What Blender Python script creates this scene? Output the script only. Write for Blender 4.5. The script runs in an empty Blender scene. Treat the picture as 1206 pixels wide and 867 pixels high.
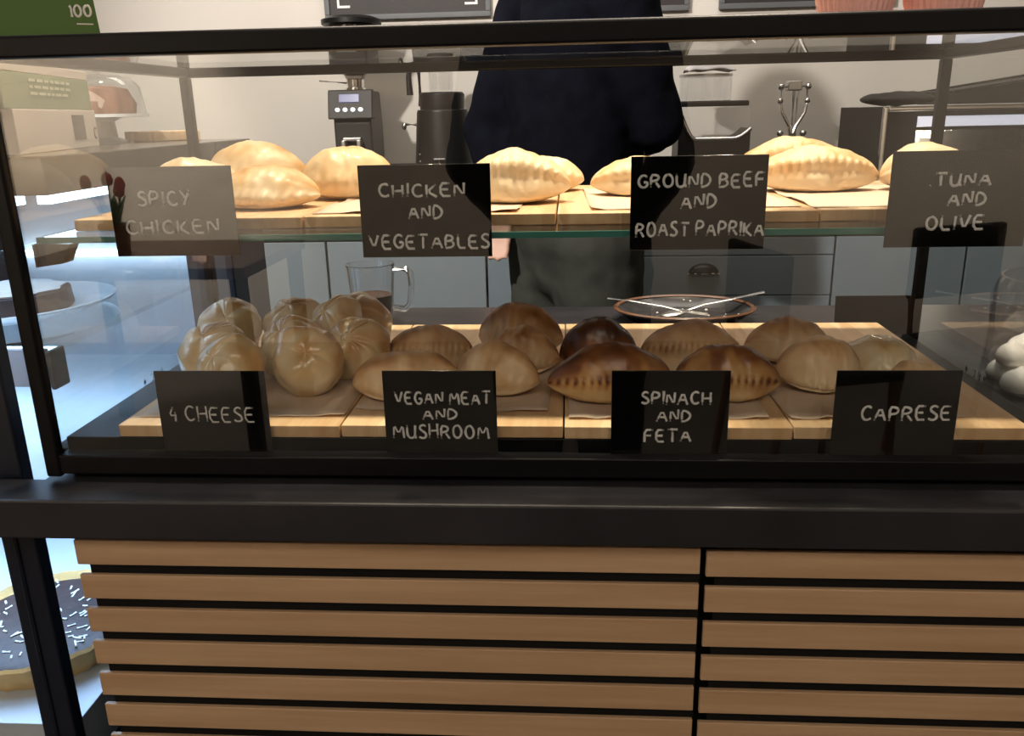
import bpy, bmesh, math, random
from mathutils import Vector, Matrix, noise
PI = math.pi
S = bpy.context.scene
C = S.collection

# ------------------------------------------------------------------ camera
EYE = Vector((0.0, -0.8, 1.28))
PITCH, YAW, ROLL = 0.2954, 0.0714, -0.0216
fw = Vector((-math.sin(YAW)*math.cos(PITCH), math.cos(YAW)*math.cos(PITCH), -math.sin(PITCH)))
rt = Vector((math.cos(YAW), math.sin(YAW), 0)); up = rt.cross(fw)
r2 = math.cos(ROLL)*rt + math.sin(ROLL)*up
u2 = -math.sin(ROLL)*rt + math.cos(ROLL)*up
cam = bpy.data.cameras.new('camera'); cam.sensor_width = 36; cam.lens = 36*989.9/1206; cam.clip_start = 0.02
co = bpy.data.objects.new('camera', cam); C.objects.link(co)
m = Matrix((r2, u2, -fw)).transposed().to_4x4(); m.translation = EYE
co.matrix_world = m
S.camera = co

# ------------------------------------------------------------------ light and exposure
S.view_settings.view_transform = 'Standard'
S.view_settings.look = 'None'
S.view_settings.exposure = 0.0
S.view_settings.gamma = 1.0
S.view_settings.use_curve_mapping = False
S.cycles.max_bounces = 12
S.cycles.transparent_max_bounces = 24
S.cycles.caustics_reflective = False
S.cycles.caustics_refractive = False
S.cycles.sample_clamp_indirect = 4.0
w = bpy.data.worlds.new('world'); S.world = w; w.use_nodes = True
w.node_tree.nodes['Background'].inputs[0].default_value = (0.30, 0.31, 0.34, 1)
w.node_tree.nodes['Background'].inputs[1].default_value = 0.12

def area(name, loc, rot, sx, sy, power, col):
    l = bpy.data.lights.new(name, 'AREA'); l.shape = 'RECTANGLE'; l.size = sx; l.size_y = sy
    l.energy = power; l.color = col
    o = bpy.data.objects.new(name, l); C.objects.link(o); o.location = loc; o.rotation_euler = rot
    return o
def spot(name, loc, target, power, col, ang, blend, rad):
    l = bpy.data.lights.new(name, 'SPOT'); l.energy = power; l.color = col
    l.spot_size = math.radians(ang); l.spot_blend = blend; l.shadow_soft_size = rad
    o = bpy.data.objects.new(name, l); C.objects.link(o); o.location = loc
    o.rotation_euler = (Vector(target)-Vector(loc)).to_track_quat('-Z', 'Y').to_euler()
    return o
WARM = (1.0, 0.84, 0.65)
spot('case_spot_light', (-0.36, 0.24, 2.55), (-0.30, 0.20, 1.0), 140, WARM, 60, 0.6, 0.05)
spot('case_spot_light', (0.36, 0.26, 2.55), (0.34, 0.20, 1.0), 175, WARM, 60, 0.6, 0.05)
spot('wall_spot_light', (-1.15, -0.35, 2.62), (-0.2, 2.3, 1.35), 360, (1.0, 0.93, 0.86), 75, 0.7, 0.05)
spot('cafe_wall_light', (-2.3, -2.4, 2.72), (-2.55, -3.6, 0.85), 680, (1.0, 0.91, 0.79), 62, 0.55, 0.10)
spot('cafe_wall_light', (2.3, -2.4, 2.72), (2.5, -3.6, 0.85), 210, (1.0, 0.91, 0.79), 62, 0.55, 0.10)
spot('pot_fill_light', (-1.5, -1.9, 2.70), (-1.66, -2.25, 0.85), 70, (1.0, 0.88, 0.74), 34, 0.6, 0.06)  # added fill with no seen lamp, brightens the tulip pot's reflection
area('cafe_ceiling_light', (0.0, -2.2, 2.70), (0, 0, 0), 2.4, 1.2, 40, (1.0, 0.88, 0.74))
area('server_ceiling_light', (0.2, 1.35, 2.70), (0, 0, 0), 1.8, 0.5, 22, (1.0, 0.92, 0.84))

# ------------------------------------------------------------------ materials
def mat(name, col, rough=0.5, metal=0.0, spec=0.5, var=0.0, vscale=(8, 8, 8), bump=0.0, bscale=60.0, coat=0.0, emit=None, estr=0.0, trans=0.0, ior=1.45, alpha=1.0):
    mt = bpy.data.materials.new(name); mt.use_nodes = True
    nt = mt.node_tree; b = nt.nodes['Principled BSDF']
    b.inputs['Base Color'].default_value = (*col, 1); b.inputs['Roughness'].default_value = rough
    b.inputs['Metallic'].default_value = metal; b.inputs['Specular IOR Level'].default_value = spec
    b.inputs['Coat Weight'].default_value = coat; b.inputs['Coat Roughness'].default_value = 0.12
    b.inputs['Transmission Weight'].default_value = trans; b.inputs['IOR'].default_value = ior
    tc = nt.nodes.new('ShaderNodeTexCoord')
    if var > 0:
        mp = nt.nodes.new('ShaderNodeMapping'); mp.inputs['Scale'].default_value = vscale
        nz = nt.nodes.new('ShaderNodeTexNoise'); nz.inputs['Scale'].default_value = 1.0; nz.inputs['Detail'].default_value = 5
        nt.links.new(tc.outputs['Object'], mp.inputs['Vector']); nt.links.new(mp.outputs[0], nz.inputs['Vector'])
        rp = nt.nodes.new('ShaderNodeValToRGB')
        rp.color_ramp.elements[0].position = 0.3; rp.color_ramp.elements[1].position = 0.7
        rp.color_ramp.elements[0].color = (*[c*(1-var) for c in col], 1)
        rp.color_ramp.elements[1].color = (*[min(1, c*(1+var)) for c in col], 1)
        nt.links.new(nz.outputs[0], rp.inputs[0]); nt.links.new(rp.outputs[0], b.inputs['Base Color'])
    if bump > 0:
        nb = nt.nodes.new('ShaderNodeTexNoise'); nb.inputs['Scale'].default_value = bscale; nb.inputs['Detail'].default_value = 4
        nt.links.new(tc.outputs['Object'], nb.inputs['Vector'])
        bp = nt.nodes.new('ShaderNodeBump'); bp.inputs['Strength'].default_value = bump; bp.inputs['Distance'].default_value = 0.002
        nt.links.new(nb.outputs[0], bp.inputs['Height']); nt.links.new(bp.outputs[0], b.inputs['Normal'])
    if emit:
        b.inputs['Emission Color'].default_value = (*emit, 1); b.inputs['Emission Strength'].default_value = estr
    return mt
def glass(name, tint=(0.93, 0.95, 0.95), ior=1.5, double=True, rough=0.0):
    # thin pane: see-through with the mirror share of its two faces
    mt = bpy.data.materials.new(name); mt.use_nodes = True; nt = mt.node_tree
    nt.nodes.clear()
    out = nt.nodes.new('ShaderNodeOutputMaterial'); mix = nt.nodes.new('ShaderNodeMixShader')
    tr = nt.nodes.new('ShaderNodeBsdfTransparent'); tr.inputs[0].default_value = (*[math.sqrt(t) for t in tint], 1)
    gl = nt.nodes.new('ShaderNodeBsdfGlossy'); gl.inputs['Roughness'].default_value = rough
    gl.inputs[0].default_value = (1, 1, 1, 1)
    geo = nt.nodes.new('ShaderNodeNewGeometry')
    dt = nt.nodes.new('ShaderNodeVectorMath'); dt.operation = 'DOT_PRODUCT'
    nt.links.new(geo.outputs['Incoming'], dt.inputs[0]); nt.links.new(geo.outputs['Normal'], dt.inputs[1])
    ab = nt.nodes.new('ShaderNodeMath'); ab.operation = 'ABSOLUTE'; nt.links.new(dt.outputs['Value'], ab.inputs[0])
    om = nt.nodes.new('ShaderNodeMath'); om.operation = 'SUBTRACT'; om.inputs[0].default_value = 1; nt.links.new(ab.outputs[0], om.inputs[1])
    pw = nt.nodes.new('ShaderNodeMath'); pw.operation = 'POWER'; pw.inputs[1].default_value = 5; nt.links.new(om.outputs[0], pw.inputs[0])
    r0 = ((ior-1)/(ior+1))**2
    if double: r0 = 2*r0/(1+r0)
    ma = nt.nodes.new('ShaderNodeMath'); ma.operation = 'MULTIPLY_ADD'; ma.inputs[1].default_value = 1-r0; ma.inputs[2].default_value = r0
    nt.links.new(pw.outputs[0], ma.inputs[0])
    fb = nt.nodes.new('ShaderNodeMath'); fb.operation = 'SUBTRACT'; fb.inputs[0].default_value = 1; nt.links.new(geo.outputs['Backfacing'], fb.inputs[1])
    ml = nt.nodes.new('ShaderNodeMath'); ml.operation = 'MULTIPLY'; nt.links.new(ma.outputs[0], ml.inputs[0]); nt.links.new(fb.outputs[0], ml.inputs[1])
    nt.links.new(ml.outputs[0], mix.inputs[0]); nt.links.new(tr.outputs[0], mix.inputs[1]); nt.links.new(gl.outputs[0], mix.inputs[2])
    nt.links.new(mix.outputs[0], out.inputs[0])
    return mt
def crust(name, stops, coat=0.0, rough=0.45, spots=0.12):
    # baked dough: colour by how far each point of the crust has browned
    mt = bpy.data.materials.new(name); mt.use_nodes = True; nt = mt.node_tree; b = nt.nodes['Principled BSDF']
    at = nt.nodes.new('ShaderNodeAttribute'); at.attribute_name = 'bake'
    tc = nt.nodes.new('ShaderNodeTexCoord')
    nz = nt.nodes.new('ShaderNodeTexNoise'); nz.inputs['Scale'].default_value = 45; nz.inputs['Detail'].default_value = 6
    nt.links.new(tc.outputs['Object'], nz.inputs['Vector'])
    ad = nt.nodes.new('ShaderNodeMath'); ad.operation = 'MULTIPLY_ADD'; ad.inputs[1].default_value = spots*2
    sb = nt.nodes.new('ShaderNodeMath'); sb.operation = 'SUBTRACT'; sb.inputs[1].default_value = spots
    nt.links.new(nz.outputs[0], ad.inputs[0]); nt.links.new(at.outputs['Fac'], sb.inputs[0]); nt.links.new(sb.outputs[0], ad.inputs[2])
    rp = nt.nodes.new('ShaderNodeValToRGB'); cr = rp.color_ramp
    while len(cr.elements) < len(stops): cr.elements.new(0.5)
    for e, (p, c) in zip(cr.elements, stops): e.position = p; e.color = (*c, 1)
    nt.links.new(ad.outputs[0], rp.inputs[0]); nt.links.new(rp.outputs[0], b.inputs['Base Color'])
    b.inputs['Roughness'].default_value = rough; b.inputs['Coat Weight'].default_value = coat; b.inputs['Coat Roughness'].default_value = 0.11
    b.inputs['Subsurface Weight'].default_value = 0.0
    n2 = nt.nodes.new('ShaderNodeTexNoise'); n2.inputs['Scale'].default_value = 110; n2.inputs['Detail'].default_value = 4
    nt.links.new(tc.outputs['Object'], n2.inputs['Vector'])
    bp = nt.nodes.new('ShaderNodeBump'); bp.inputs['Strength'].default_value = 0.34; bp.inputs['Distance'].default_value = 0.002
    nt.links.new(n2.outputs[0], bp.inputs['Height']); nt.links.new(bp.outputs[0], b.inputs['Normal'])
    return mt
def wood(name, c0, c1, scale, rough=0.45, planks=None):
    mt = bpy.data.materials.new(name); mt.use_nodes = True; nt = mt.node_tree; b = nt.nodes['Principled BSDF']
    tc = nt.nodes.new('ShaderNodeTexCoord'); mp = nt.nodes.new('ShaderNodeMapping'); mp.inputs['Scale'].default_value = scale
    nz = nt.nodes.new('ShaderNodeTexNoise'); nz.inputs['Scale'].default_value = 1; nz.inputs['Detail'].default_value = 7; nz.inputs['Roughness'].default_value = 0.62
    nt.links.new(tc.outputs['Object'], mp.inputs[0]); nt.links.new(mp.outputs[0], nz.inputs['Vector'])
    fac = nz.outputs[0]
    if planks:
        vo = nt.nodes.new('ShaderNodeTexVoronoi'); vo.inputs['Scale'].default_value = 1
        m2 = nt.nodes.new('ShaderNodeMapping'); m2.inputs['Scale'].default_value = planks
        nt.links.new(tc.outputs['Object'], m2.inputs[0]); nt.links.new(m2.outputs[0], vo.inputs['Vector'])
        sp = nt.nodes.new('ShaderNodeSeparateColor'); nt.links.new(vo.outputs['Color'], sp.inputs[0])
        mx = nt.nodes.new('ShaderNodeMath'); mx.operation = 'MULTIPLY_ADD'; mx.inputs[1].default_value = 0.35
        m3 = nt.nodes.new('ShaderNodeMath'); m3.operation = 'MULTIPLY_ADD'; m3.inputs[1].default_value = 0.75; m3.inputs[2].default_value = -0.05
        nt.links.new(nz.outputs[0], m3.inputs[0]); nt.links.new(sp.outputs[0], mx.inputs[0]); nt.links.new(m3.outputs[0], mx.inputs[2])
        fac = mx.outputs[0]
    rp = nt.nodes.new('ShaderNodeValToRGB'); rp.color_ramp.elements[0].position = 0.3; rp.color_ramp.elements[1].position = 0.72
    rp.color_ramp.elements[0].color = (*c0, 1); rp.color_ramp.elements[1].color = (*c1, 1)
    nt.links.new(fac, rp.inputs[0]); nt.links.new(rp.outputs[0], b.inputs['Base Color'])
    b.inputs['Roughness'].default_value = rough
    return mt
def emis(name, col, s):
    return mat(name, (0.8, 0.8, 0.8), emit=col, estr=s)

M = {}
M['wall'] = mat('wall_paint', (0.62, 0.58, 0.53), 0.8, var=0.03, vscale=(2, 2, 2), bump=0.08, bscale=160)
M['cafewall'] = mat('cafe_wall_paint', (0.66, 0.58, 0.49), 0.85, var=0.04, vscale=(1, 1, 1))
M['ceil'] = mat('ceiling_paint', (0.55, 0.54, 0.52), 0.9, var=0.03)
M['floor'] = mat('floor_tile', (0.075, 0.066, 0.060), 0.5, var=0.12, vscale=(3, 3, 3))
M['cabwall'] = mat('baseboard_paint', (0.1, 0.1, 0.1), 0.5, var=0.05)
M['black'] = mat('black_powder_coat', (0.004, 0.004, 0.005), 0.38, spec=0.22, var=0.2, bump=0.05, bscale=300)
M['blackmatte'] = mat('black_matte', (0.006, 0.006, 0.006), 0.8, spec=0.2, var=0.2)
M['fridgeframe'] = mat('dark_navy_metal', (0.008, 0.011, 0.022), 0.35, spec=0.5, var=0.15)
M['worktop'] = mat('dark_stone', (0.022, 0.021, 0.025), 0.38, spec=0.5, var=0.35, vscale=(9, 9, 9), bump=0.06, bscale=90)
M['slat'] = wood('oak_slat', (0.42, 0.265, 0.15), (0.55, 0.37, 0.225), (3, 60, 60), 0.5)
M['board'] = wood('bamboo_board', (0.60, 0.37, 0.19), (0.84, 0.61, 0.38), (60, 5, 20), 0.5, planks=(34, 3, 3))
M['paper'] = mat('baking_paper', (0.68, 0.53, 0.41), 0.7, var=0.06, vscale=(20, 20, 20), bump=0.15, bscale=40)
M['pane'] = glass('clear_pane', (0.86, 0.87, 0.85), 1.56)
M['sidepane'] = glass('side_pane', (0.90, 0.93, 0.93), 1.52)
M['shelfglass'] = glass('shelf_glass', (0.90, 0.95, 0.93), 1.52)
M['glassedge'] = mat('green_glass_edge', (0.06, 0.22, 0.19), 0.15, spec=0.6, var=0.1)
M['cupglass'] = glass('cup_glass', (0.90, 0.91, 0.92), 1.5)
M['mug'] = mat('mug_glass', (0.96, 0.97, 0.98), 0.02, trans=1.0, ior=1.42)
M['fridgeglass'] = glass('fridge_glass', (0.90, 0.94, 0.97), 1.5)
M['sign'] = mat('black_gloss_card', (0.004, 0.004, 0.004), 0.05, spec=0.80, var=0.1)
M['chalk'] = mat('white_chalk_ink', (0.72, 0.72, 0.73), 0.7, var=0.12, vscale=(300, 300, 300))
M['white'] = mat('white_plastic', (0.78, 0.78, 0.78), 0.4, var=0.03)
M['ceramic'] = mat('white_ceramic', (0.78, 0.80, 0.83), 0.15, var=0.03)
M['chrome'] = mat('chrome', (0.72, 0.71, 0.70), 0.16, metal=1.0, var=0.05)
M['steel'] = mat('brushed_steel', (0.50, 0.49, 0.48), 0.32, metal=1.0, var=0.08, vscale=(60, 4, 60))
M['appliance'] = mat('black_appliance', (0.006, 0.006, 0.006), 0.40, spec=0.3, var=0.15, bump=0.05, bscale=300)
M['grinder'] = mat('charcoal_appliance', (0.020, 0.019, 0.018), 0.5, spec=0.35, var=0.1, bump=0.08, bscale=400)
M['cabinet'] = mat('blue_grey_cabinet', (0.185, 0.225, 0.255), 0.45, var=0.03)  # blue grey paint, tinted bluer in place of cool light spilling from the fridge
M['counter'] = mat('black_counter', (0.012, 0.012, 0.015), 0.4, var=0.2)
M['navy'] = mat('navy_knit', (0.0035, 0.004, 0.008), 0.95, spec=0.1, var=0.25, vscale=(30, 30, 30), bump=0.4, bscale=220)
M['trouser'] = mat('olive_grey_cloth', (0.050, 0.052, 0.045), 0.9, spec=0.1, var=0.2, vscale=(12, 12, 12), bump=0.3, bscale=180)
M['skin'] = mat('skin', (0.56, 0.33, 0.25), 0.5, var=0.06, vscale=(18, 18, 18))
M['hair'] = mat('dark_hair', (0.012, 0.009, 0.008), 0.5, var=0.3, vscale=(120, 120, 20), bump=0.5, bscale=120)
M['shoe'] = mat('black_leather', (0.012, 0.012, 0.012), 0.4, var=0.2)
M['pink'] = mat('pink_ribbed_paper', (0.90, 0.50, 0.46), 0.6, var=0.05)
M['green'] = mat('green_carton', (0.075, 0.155, 0.032), 0.5, var=0.10, vscale=(6, 6, 6))
M['sage'] = mat('sage_carton', (0.22, 0.27, 0.15), 0.55, var=0.04)
M['card'] = mat('pale_carton', (0.62, 0.54, 0.48), 0.6, var=0.04)
M['greyink'] = mat('grey_ink', (0.16, 0.14, 0.14), 0.7, var=0.1)
M['paleink'] = mat('pale_ink', (0.50, 0.53, 0.40), 0.7, var=0.05)
M['side'] = mat('grey_gloss_cabinet', (0.055, 0.050, 0.044), 0.22, spec=0.5, var=0.08)
M['fridgewhite'] = mat('fridge_white', (0.62, 0.67, 0.73), 0.35, var=0.03)
M['rail'] = mat('price_rail', (0.55, 0.58, 0.66), 0.35, var=0.04)
M['led'] = emis('led_strip', (0.62, 0.80, 1.0), 7.0)
M['cocoa'] = mat('cocoa', (0.075, 0.040, 0.026), 0.35, var=0.2, vscale=(60, 60, 60))
M['iron'] = mat('dark_glaze', (0.022, 0.022, 0.024), 0.25, var=0.3, vscale=(50, 50, 50))
M['rim'] = mat('brown_rim_glaze', (0.11, 0.05, 0.025), 0.3, var=0.3, vscale=(50, 50, 50))
M['crumb'] = mat('white_crumb', (0.8, 0.77, 0.72), 0.7, var=0.05)
M['meringue'] = mat('meringue', (0.80, 0.78, 0.75), 0.6, var=0.04, bump=0.2, bscale=50)
M['cake'] = mat('brown_cake', (0.20, 0.075, 0.035), 0.7, var=0.3, vscale=(40, 40, 40), bump=0.4, bscale=70)
M['darkcake'] = mat('chocolate_cake', (0.045, 0.026, 0.024), 0.5, var=0.3, vscale=(40, 40, 40), bump=0.5, bscale=90)
M['icing'] = mat('sugar_dust', (0.78, 0.72, 0.68), 0.7, var=0.1, vscale=(60, 60, 60), bump=0.5, bscale=60)
M['tartcrust'] = mat('tart_crust', (0.66, 0.42, 0.16), 0.6, var=0.2, vscale=(30, 30, 30), bump=0.4, bscale=60)
M['terracotta'] = mat('wicker_pot', (0.17, 0.085, 0.04), 0.7, var=0.3, vscale=(10, 10, 160))
M['leaf'] = mat('tulip_leaf', (0.05, 0.13, 0.03), 0.5, var=0.2, vscale=(20, 20, 20))
M['tulip'] = mat('tulip_red', (0.40, 0.05, 0.04), 0.5, var=0.2, vscale=(30, 30, 30))
M['table'] = wood('brown_table_wood', (0.12, 0.055, 0.025), (0.22, 0.105, 0.05), (3, 30, 30), 0.45)
M['slateboard'] = mat('chalkboard', (0.022, 0.017, 0.017), 0.55, var=0.25, vscale=(6, 6, 6))
M['boardframe'] = mat('grey_board_frame', (0.10, 0.105, 0.11), 0.5, var=0.1)
M['lcd'] = mat('lcd_blue', (0.03, 0.03, 0.06), 0.3, spec=0.3, emit=(0.10, 0.14, 0.55), estr=0.45)
M['litbutton'] = emis('lit_button', (0.9, 0.92, 1.0), 1.6)
M['ovenlamp'] = emis('oven_lamp', (1.0, 0.86, 0.62), 5.0)
M['ovenstrip'] = emis('oven_strip', (0.55, 0.60, 0.90), 0.55)
M['cloth'] = mat('white_cloth', (0.72, 0.70, 0.73), 0.8, var=0.05, bump=0.3, bscale=80)
M['darkcloth'] = mat('dark_cloth', (0.018, 0.017, 0.017), 0.8, var=0.2, bump=0.3, bscale=60)
M['phone'] = mat('phone_body', (0.01, 0.01, 0.012), 0.25, var=0.1)
M['hopper'] = glass('smoked_hopper', (0.22, 0.19, 0.17), 1.45)
M['beans'] = mat('coffee_beans', (0.035, 0.018, 0.010), 0.4, var=0.4, vscale=(150, 150, 150), bump=0.8, bscale=120)

M['c_pale'] = crust('crust_pale', [(0.0, (0.82, 0.66, 0.44)), (0.40, (0.80, 0.58, 0.33)), (0.68, (0.68, 0.40, 0.16)), (1.0, (0.40, 0.18, 0.06))], 0.12)
M['c_gold'] = crust('crust_golden', [(0.0, (0.84, 0.66, 0.44)), (0.4, (0.74, 0.50, 0.28)), (0.75, (0.52, 0.28, 0.12)), (1.0, (0.26, 0.11, 0.04))], 0.08)
M['c_dark'] = crust('crust_dark', [(0.0, (0.66, 0.45, 0.22)), (0.35, (0.50, 0.26, 0.09)), (0.65, (0.22, 0.075, 0.022)), (1.0, (0.07, 0.022, 0.010))], 0.25, 0.4)
M['c_bun'] = crust('crust_bun', [(0.0, (0.86, 0.74, 0.52)), (0.40, (0.80, 0.60, 0.34)), (0.72, (0.64, 0.37, 0.15)), (1.0, (0.36, 0.16, 0.05))], 0.85, 0.35)

# ------------------------------------------------------------------ mesh helpers
def box(bm, x0, x1, y0, y1, z0, z1, bev=0.0, mtx=None):
    r = bmesh.ops.create_cube(bm, size=1.0)
    vs = r['verts']
    for v in vs:
        v.co = Vector(((v.co.x+.5)*(x1-x0)+x0, (v.co.y+.5)*(y1-y0)+y0, (v.co.z+.5)*(z1-z0)+z0))
    if bev > 0:
        es = list({e for v in vs for e in v.link_edges})
        rr = bmesh.ops.bevel(bm, geom=es, offset=bev, segments=2, affect='EDGES', profile=0.5)
        vs = list({v for f in rr['faces'] for v in f.verts} | {v for v in vs if v.is_valid})
    if mtx is not None:
        bmesh.ops.transform(bm, matrix=mtx, verts=[v for v in vs if v.is_valid])
    return vs
def frame_of(d):
    d = d.normalized(); a = Vector((0, 0, 1)) if abs(d.z) < 0.9 else Vector((1, 0, 0))
    x = d.cross(a).normalized(); y = x.cross(d).normalized()
    return x, y
def tube(bm, pts, rad, n=10, cap=True, flat=None):
    pts = [Vector(p) for p in pts]
    rads = rad if isinstance(rad, (list, tuple)) else [rad]*len(pts)
    rings = []
    px = None
    for i, p in enumerate(pts):
        if i == 0: d = pts[1]-pts[0]
        elif i == len(pts)-1: d = pts[-1]-pts[-2]
        else: d = (pts[i+1]-pts[i]).normalized()+(pts[i]-pts[i-1]).normalized()
        if d.length < 1e-9: d = pts[i]-pts[i-1]
        d.normalize()
        if px is None: x, y = frame_of(d)
        else:
            x = (px - d*px.dot(d)); x.normalize(); y = d.cross(x)
        px = x
        ring = []
        for k in range(n):
            a = 2*PI*k/n
            o = x*math.cos(a)*rads[i]+y*math.sin(a)*rads[i]
            if flat: o = Vector((o.x*flat[0], o.y*flat[1], o.z*flat[2]))
            ring.append(bm.verts.new(p+o))
        rings.append(ring)
    for a, b in zip(rings, rings[1:]):
        for k in range(n):
            bm.faces.new((a[k], a[(k+1) % n], b[(k+1) % n], b[k]))
    if cap:
        bm.faces.new(list(reversed(rings[0]))); bm.faces.new(rings[-1])
    return rings
def lathe(bm, prof, n=32, c=(0, 0, 0), sx=1.0, sy=1.0, ribs=0, ribamp=0.0, closed=False):
    # prof: list of (r, z)
    rings = []
    for r, z in prof:
        ring = []
        for k in range(n):
            a = 2*PI*k/n
            rr = r*(1+ribamp*math.cos(ribs*a)) if ribs else r
            ring.append(bm.verts.new((c[0]+max(rr, 1e-5)*math.cos(a)*sx, c[1]+max(rr, 1e-5)*math.sin(a)*sy, c[2]+z)))
        rings.append(ring)
    for a, b in zip(rings, rings[1:]):
        for k in range(n):
            bm.faces.new((a[k], a[(k+1) % n], b[(k+1) % n], b[k]))
    if closed:
        a, b = rings[-1], rings[0]
        for k in range(n): bm.faces.new((a[k], a[(k+1) % n], b[(k+1) % n], b[k]))
    else:
        bm.faces.new(list(reversed(rings[0]))); bm.faces.new(rings[-1])
def prism(bm, pts, z0, z1, axis='z'):
    def mk(p, h):
        return {'z': (p[0], p[1], h), 'y': (p[0], h, p[1]), 'x': (h, p[0], p[1])}[axis]
    lo = [bm.verts.new(mk(p, z0)) for p in pts]; hi = [bm.verts.new(mk(p, z1)) for p in pts]
    n = len(pts)
    bm.faces.new(lo); bm.faces.new(list(reversed(hi)))
    for k in range(n): bm.faces.new((lo[k], hi[k], hi[(k+1) % n], lo[(k+1) % n]))
def ell(bm, c, r, u=20, v=12, mtx=None):
    rr = bmesh.ops.create_uvsphere(bm, u_segments=u, v_segments=v, radius=1.0)
    T = Matrix.Translation(Vector(c)) @ (mtx.to_4x4() if mtx else Matrix.Identity(4)) @ Matrix.Diagonal((r[0], r[1], r[2], 1))
    bmesh.ops.transform(bm, matrix=T, verts=rr['verts'])
    return rr['verts']
def obj(name, bm, mt, parent=None, smooth=True, angle=50, loc=None):
    bmesh.ops.recalc_face_normals(bm, faces=bm.faces)
    me = bpy.data.meshes.new(name); bm.to_mesh(me); bm.free()
    me.materials.append(mt)
    if smooth:
        me.polygons.foreach_set('use_smooth', [True]*len(me.polygons))
        try: me.set_sharp_from_angle(angle=math.radians(angle))
        except Exception: pass
    o = bpy.data.objects.new(name, me); C.objects.link(o)
    if smooth and angle < 90:
        wn = o.modifiers.new('normals', 'WEIGHTED_NORMAL'); wn.keep_sharp = True; wn.weight = 80
    if parent: o.parent = parent
    if loc: o.location = loc
    return o
def B(): return bmesh.new()
def tag(o, label, cat, group=None, kind=None):
    o['label'] = label; o['category'] = cat
    if group: o['group'] = group
    if kind: o['kind'] = kind
    return o
def thing(name, label, cat, loc=(0, 0, 0), rz=0.0, group=None):
    o = bpy.data.objects.new(name, None); o.empty_display_size = 0.05; C.objects.link(o)
    o.location = loc; o.rotation_euler = (0, 0, rz)
    return tag(o, label, cat, group)
def struct(name, bm, mt, label, smooth=False):
    o = obj(name, bm, mt, smooth=smooth); o['kind'] = 'structure'; o['label'] = label; o['category'] = name.split('_')[0]
    return o
def bbox(name, mt, x0, x1, y0, y1, z0, z1, bev=0.0, parent=None):
    b = B(); box(b, x0, x1, y0, y1, z0, z1, bev); return obj(name, b, mt, parent)

# ------------------------------------------------------------------ the room
b = B(); box(b, -3.0, 3.0, -3.7, 2.45, -0.06, 0.0); struct('floor', b, M['floor'], 'dark floor of the cafe')
b = B(); box(b, -3.0, 3.0, -3.7, 2.45, 2.8, 2.86); struct('ceiling', b, M['ceil'], 'pale ceiling of the cafe')
b = B(); box(b, -3.0, 3.0, 2.35, 2.45, 0.0, 2.8); struct('wall_back', b, M['wall'], 'warm grey painted wall behind the coffee counter')
b = B(); box(b, -3.0, 3.0, -3.7, -3.6, 0.0, 2.8); struct('wall_front', b, M['cafewall'], 'beige cafe wall mirrored in the glass')
b = B(); box(b, -3.06, -3.0, -3.7, 2.45, 0.0, 2.8); struct('wall_left', b, M['cafewall'], 'beige wall left of the counter')
b = B(); box(b, 3.0, 3.06, -3.7, 2.45, 0.0, 2.8); struct('wall_right', b, M['cafewall'], 'beige wall right of the counter')
b = B(); box(b, -3.0, 3.0, -3.6, -3.585, 0.0, 0.09); struct('baseboard_front', b, M['cabwall'], 'dark skirting under the cafe wall')

# ------------------------------------------------------------------ serving counter: worktop and slatted front
WT = 0.914
b = B()
prism(b, [(-0.80, -0.059), (1.75, -0.059), (1.75, 0.812), (-0.562, 0.812), (-0.562, -0.006), (-0.80, -0.006)], 0.8705, WT)
wt = obj('worktop', b, M['worktop'], smooth=False)
mod = wt.modifiers.new('bevel', 'BEVEL'); mod.width = 0.0025; mod.segments = 2; mod.limit_method = 'ANGLE'
tag(wt, 'long dark stone worktop carrying the glass pastry case', 'worktop')
b = B(); box(b, -0.512, 1.74, -0.012, 0.78, 0.0, 0.8705)
cb = obj('counter_base', b, M['blackmatte'], smooth=False); tag(cb, 'black carcass of the counter behind the wooden slats', 'counter')
def slat_panel(x0, x1, ztop, label):
    t = thing('slat_panel', label, 'panel', ((x0+x1)/2, -0.012, 0), 0, 'slatted counter front panels')
    hw = (x1-x0)/2
    b = B(); box(b, -hw+0.010, hw-0.001, -0.0215, 0.0, 0.06, ztop+0.009); obj('backing', b, M['blackmatte'], t, smooth=False)
    b = B(); z = ztop
    while z > 0.08:
        box(b, -hw, hw-0.0025, -0.027, -0.0214, z-0.0290, z, 0.0010)
        z -= 0.0411
    obj('slats', b, M['slat'], t)
    return t
XV = 0.1335
slat_panel(-0.5215, XV, 0.8588, 'wide left counter panel of horizontal oak slats below the pastry case')
p2 = slat_panel(XV+0.0035, 0.90, 0.8560, 'right counter panel of horizontal oak slats past the black joint')
b = B(); box(b, -0.38, 0.38, -0.027, -0.0216, 0.8666, 0.8702); obj('top_trim', b, M['slat'], p2, smooth=False)

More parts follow.
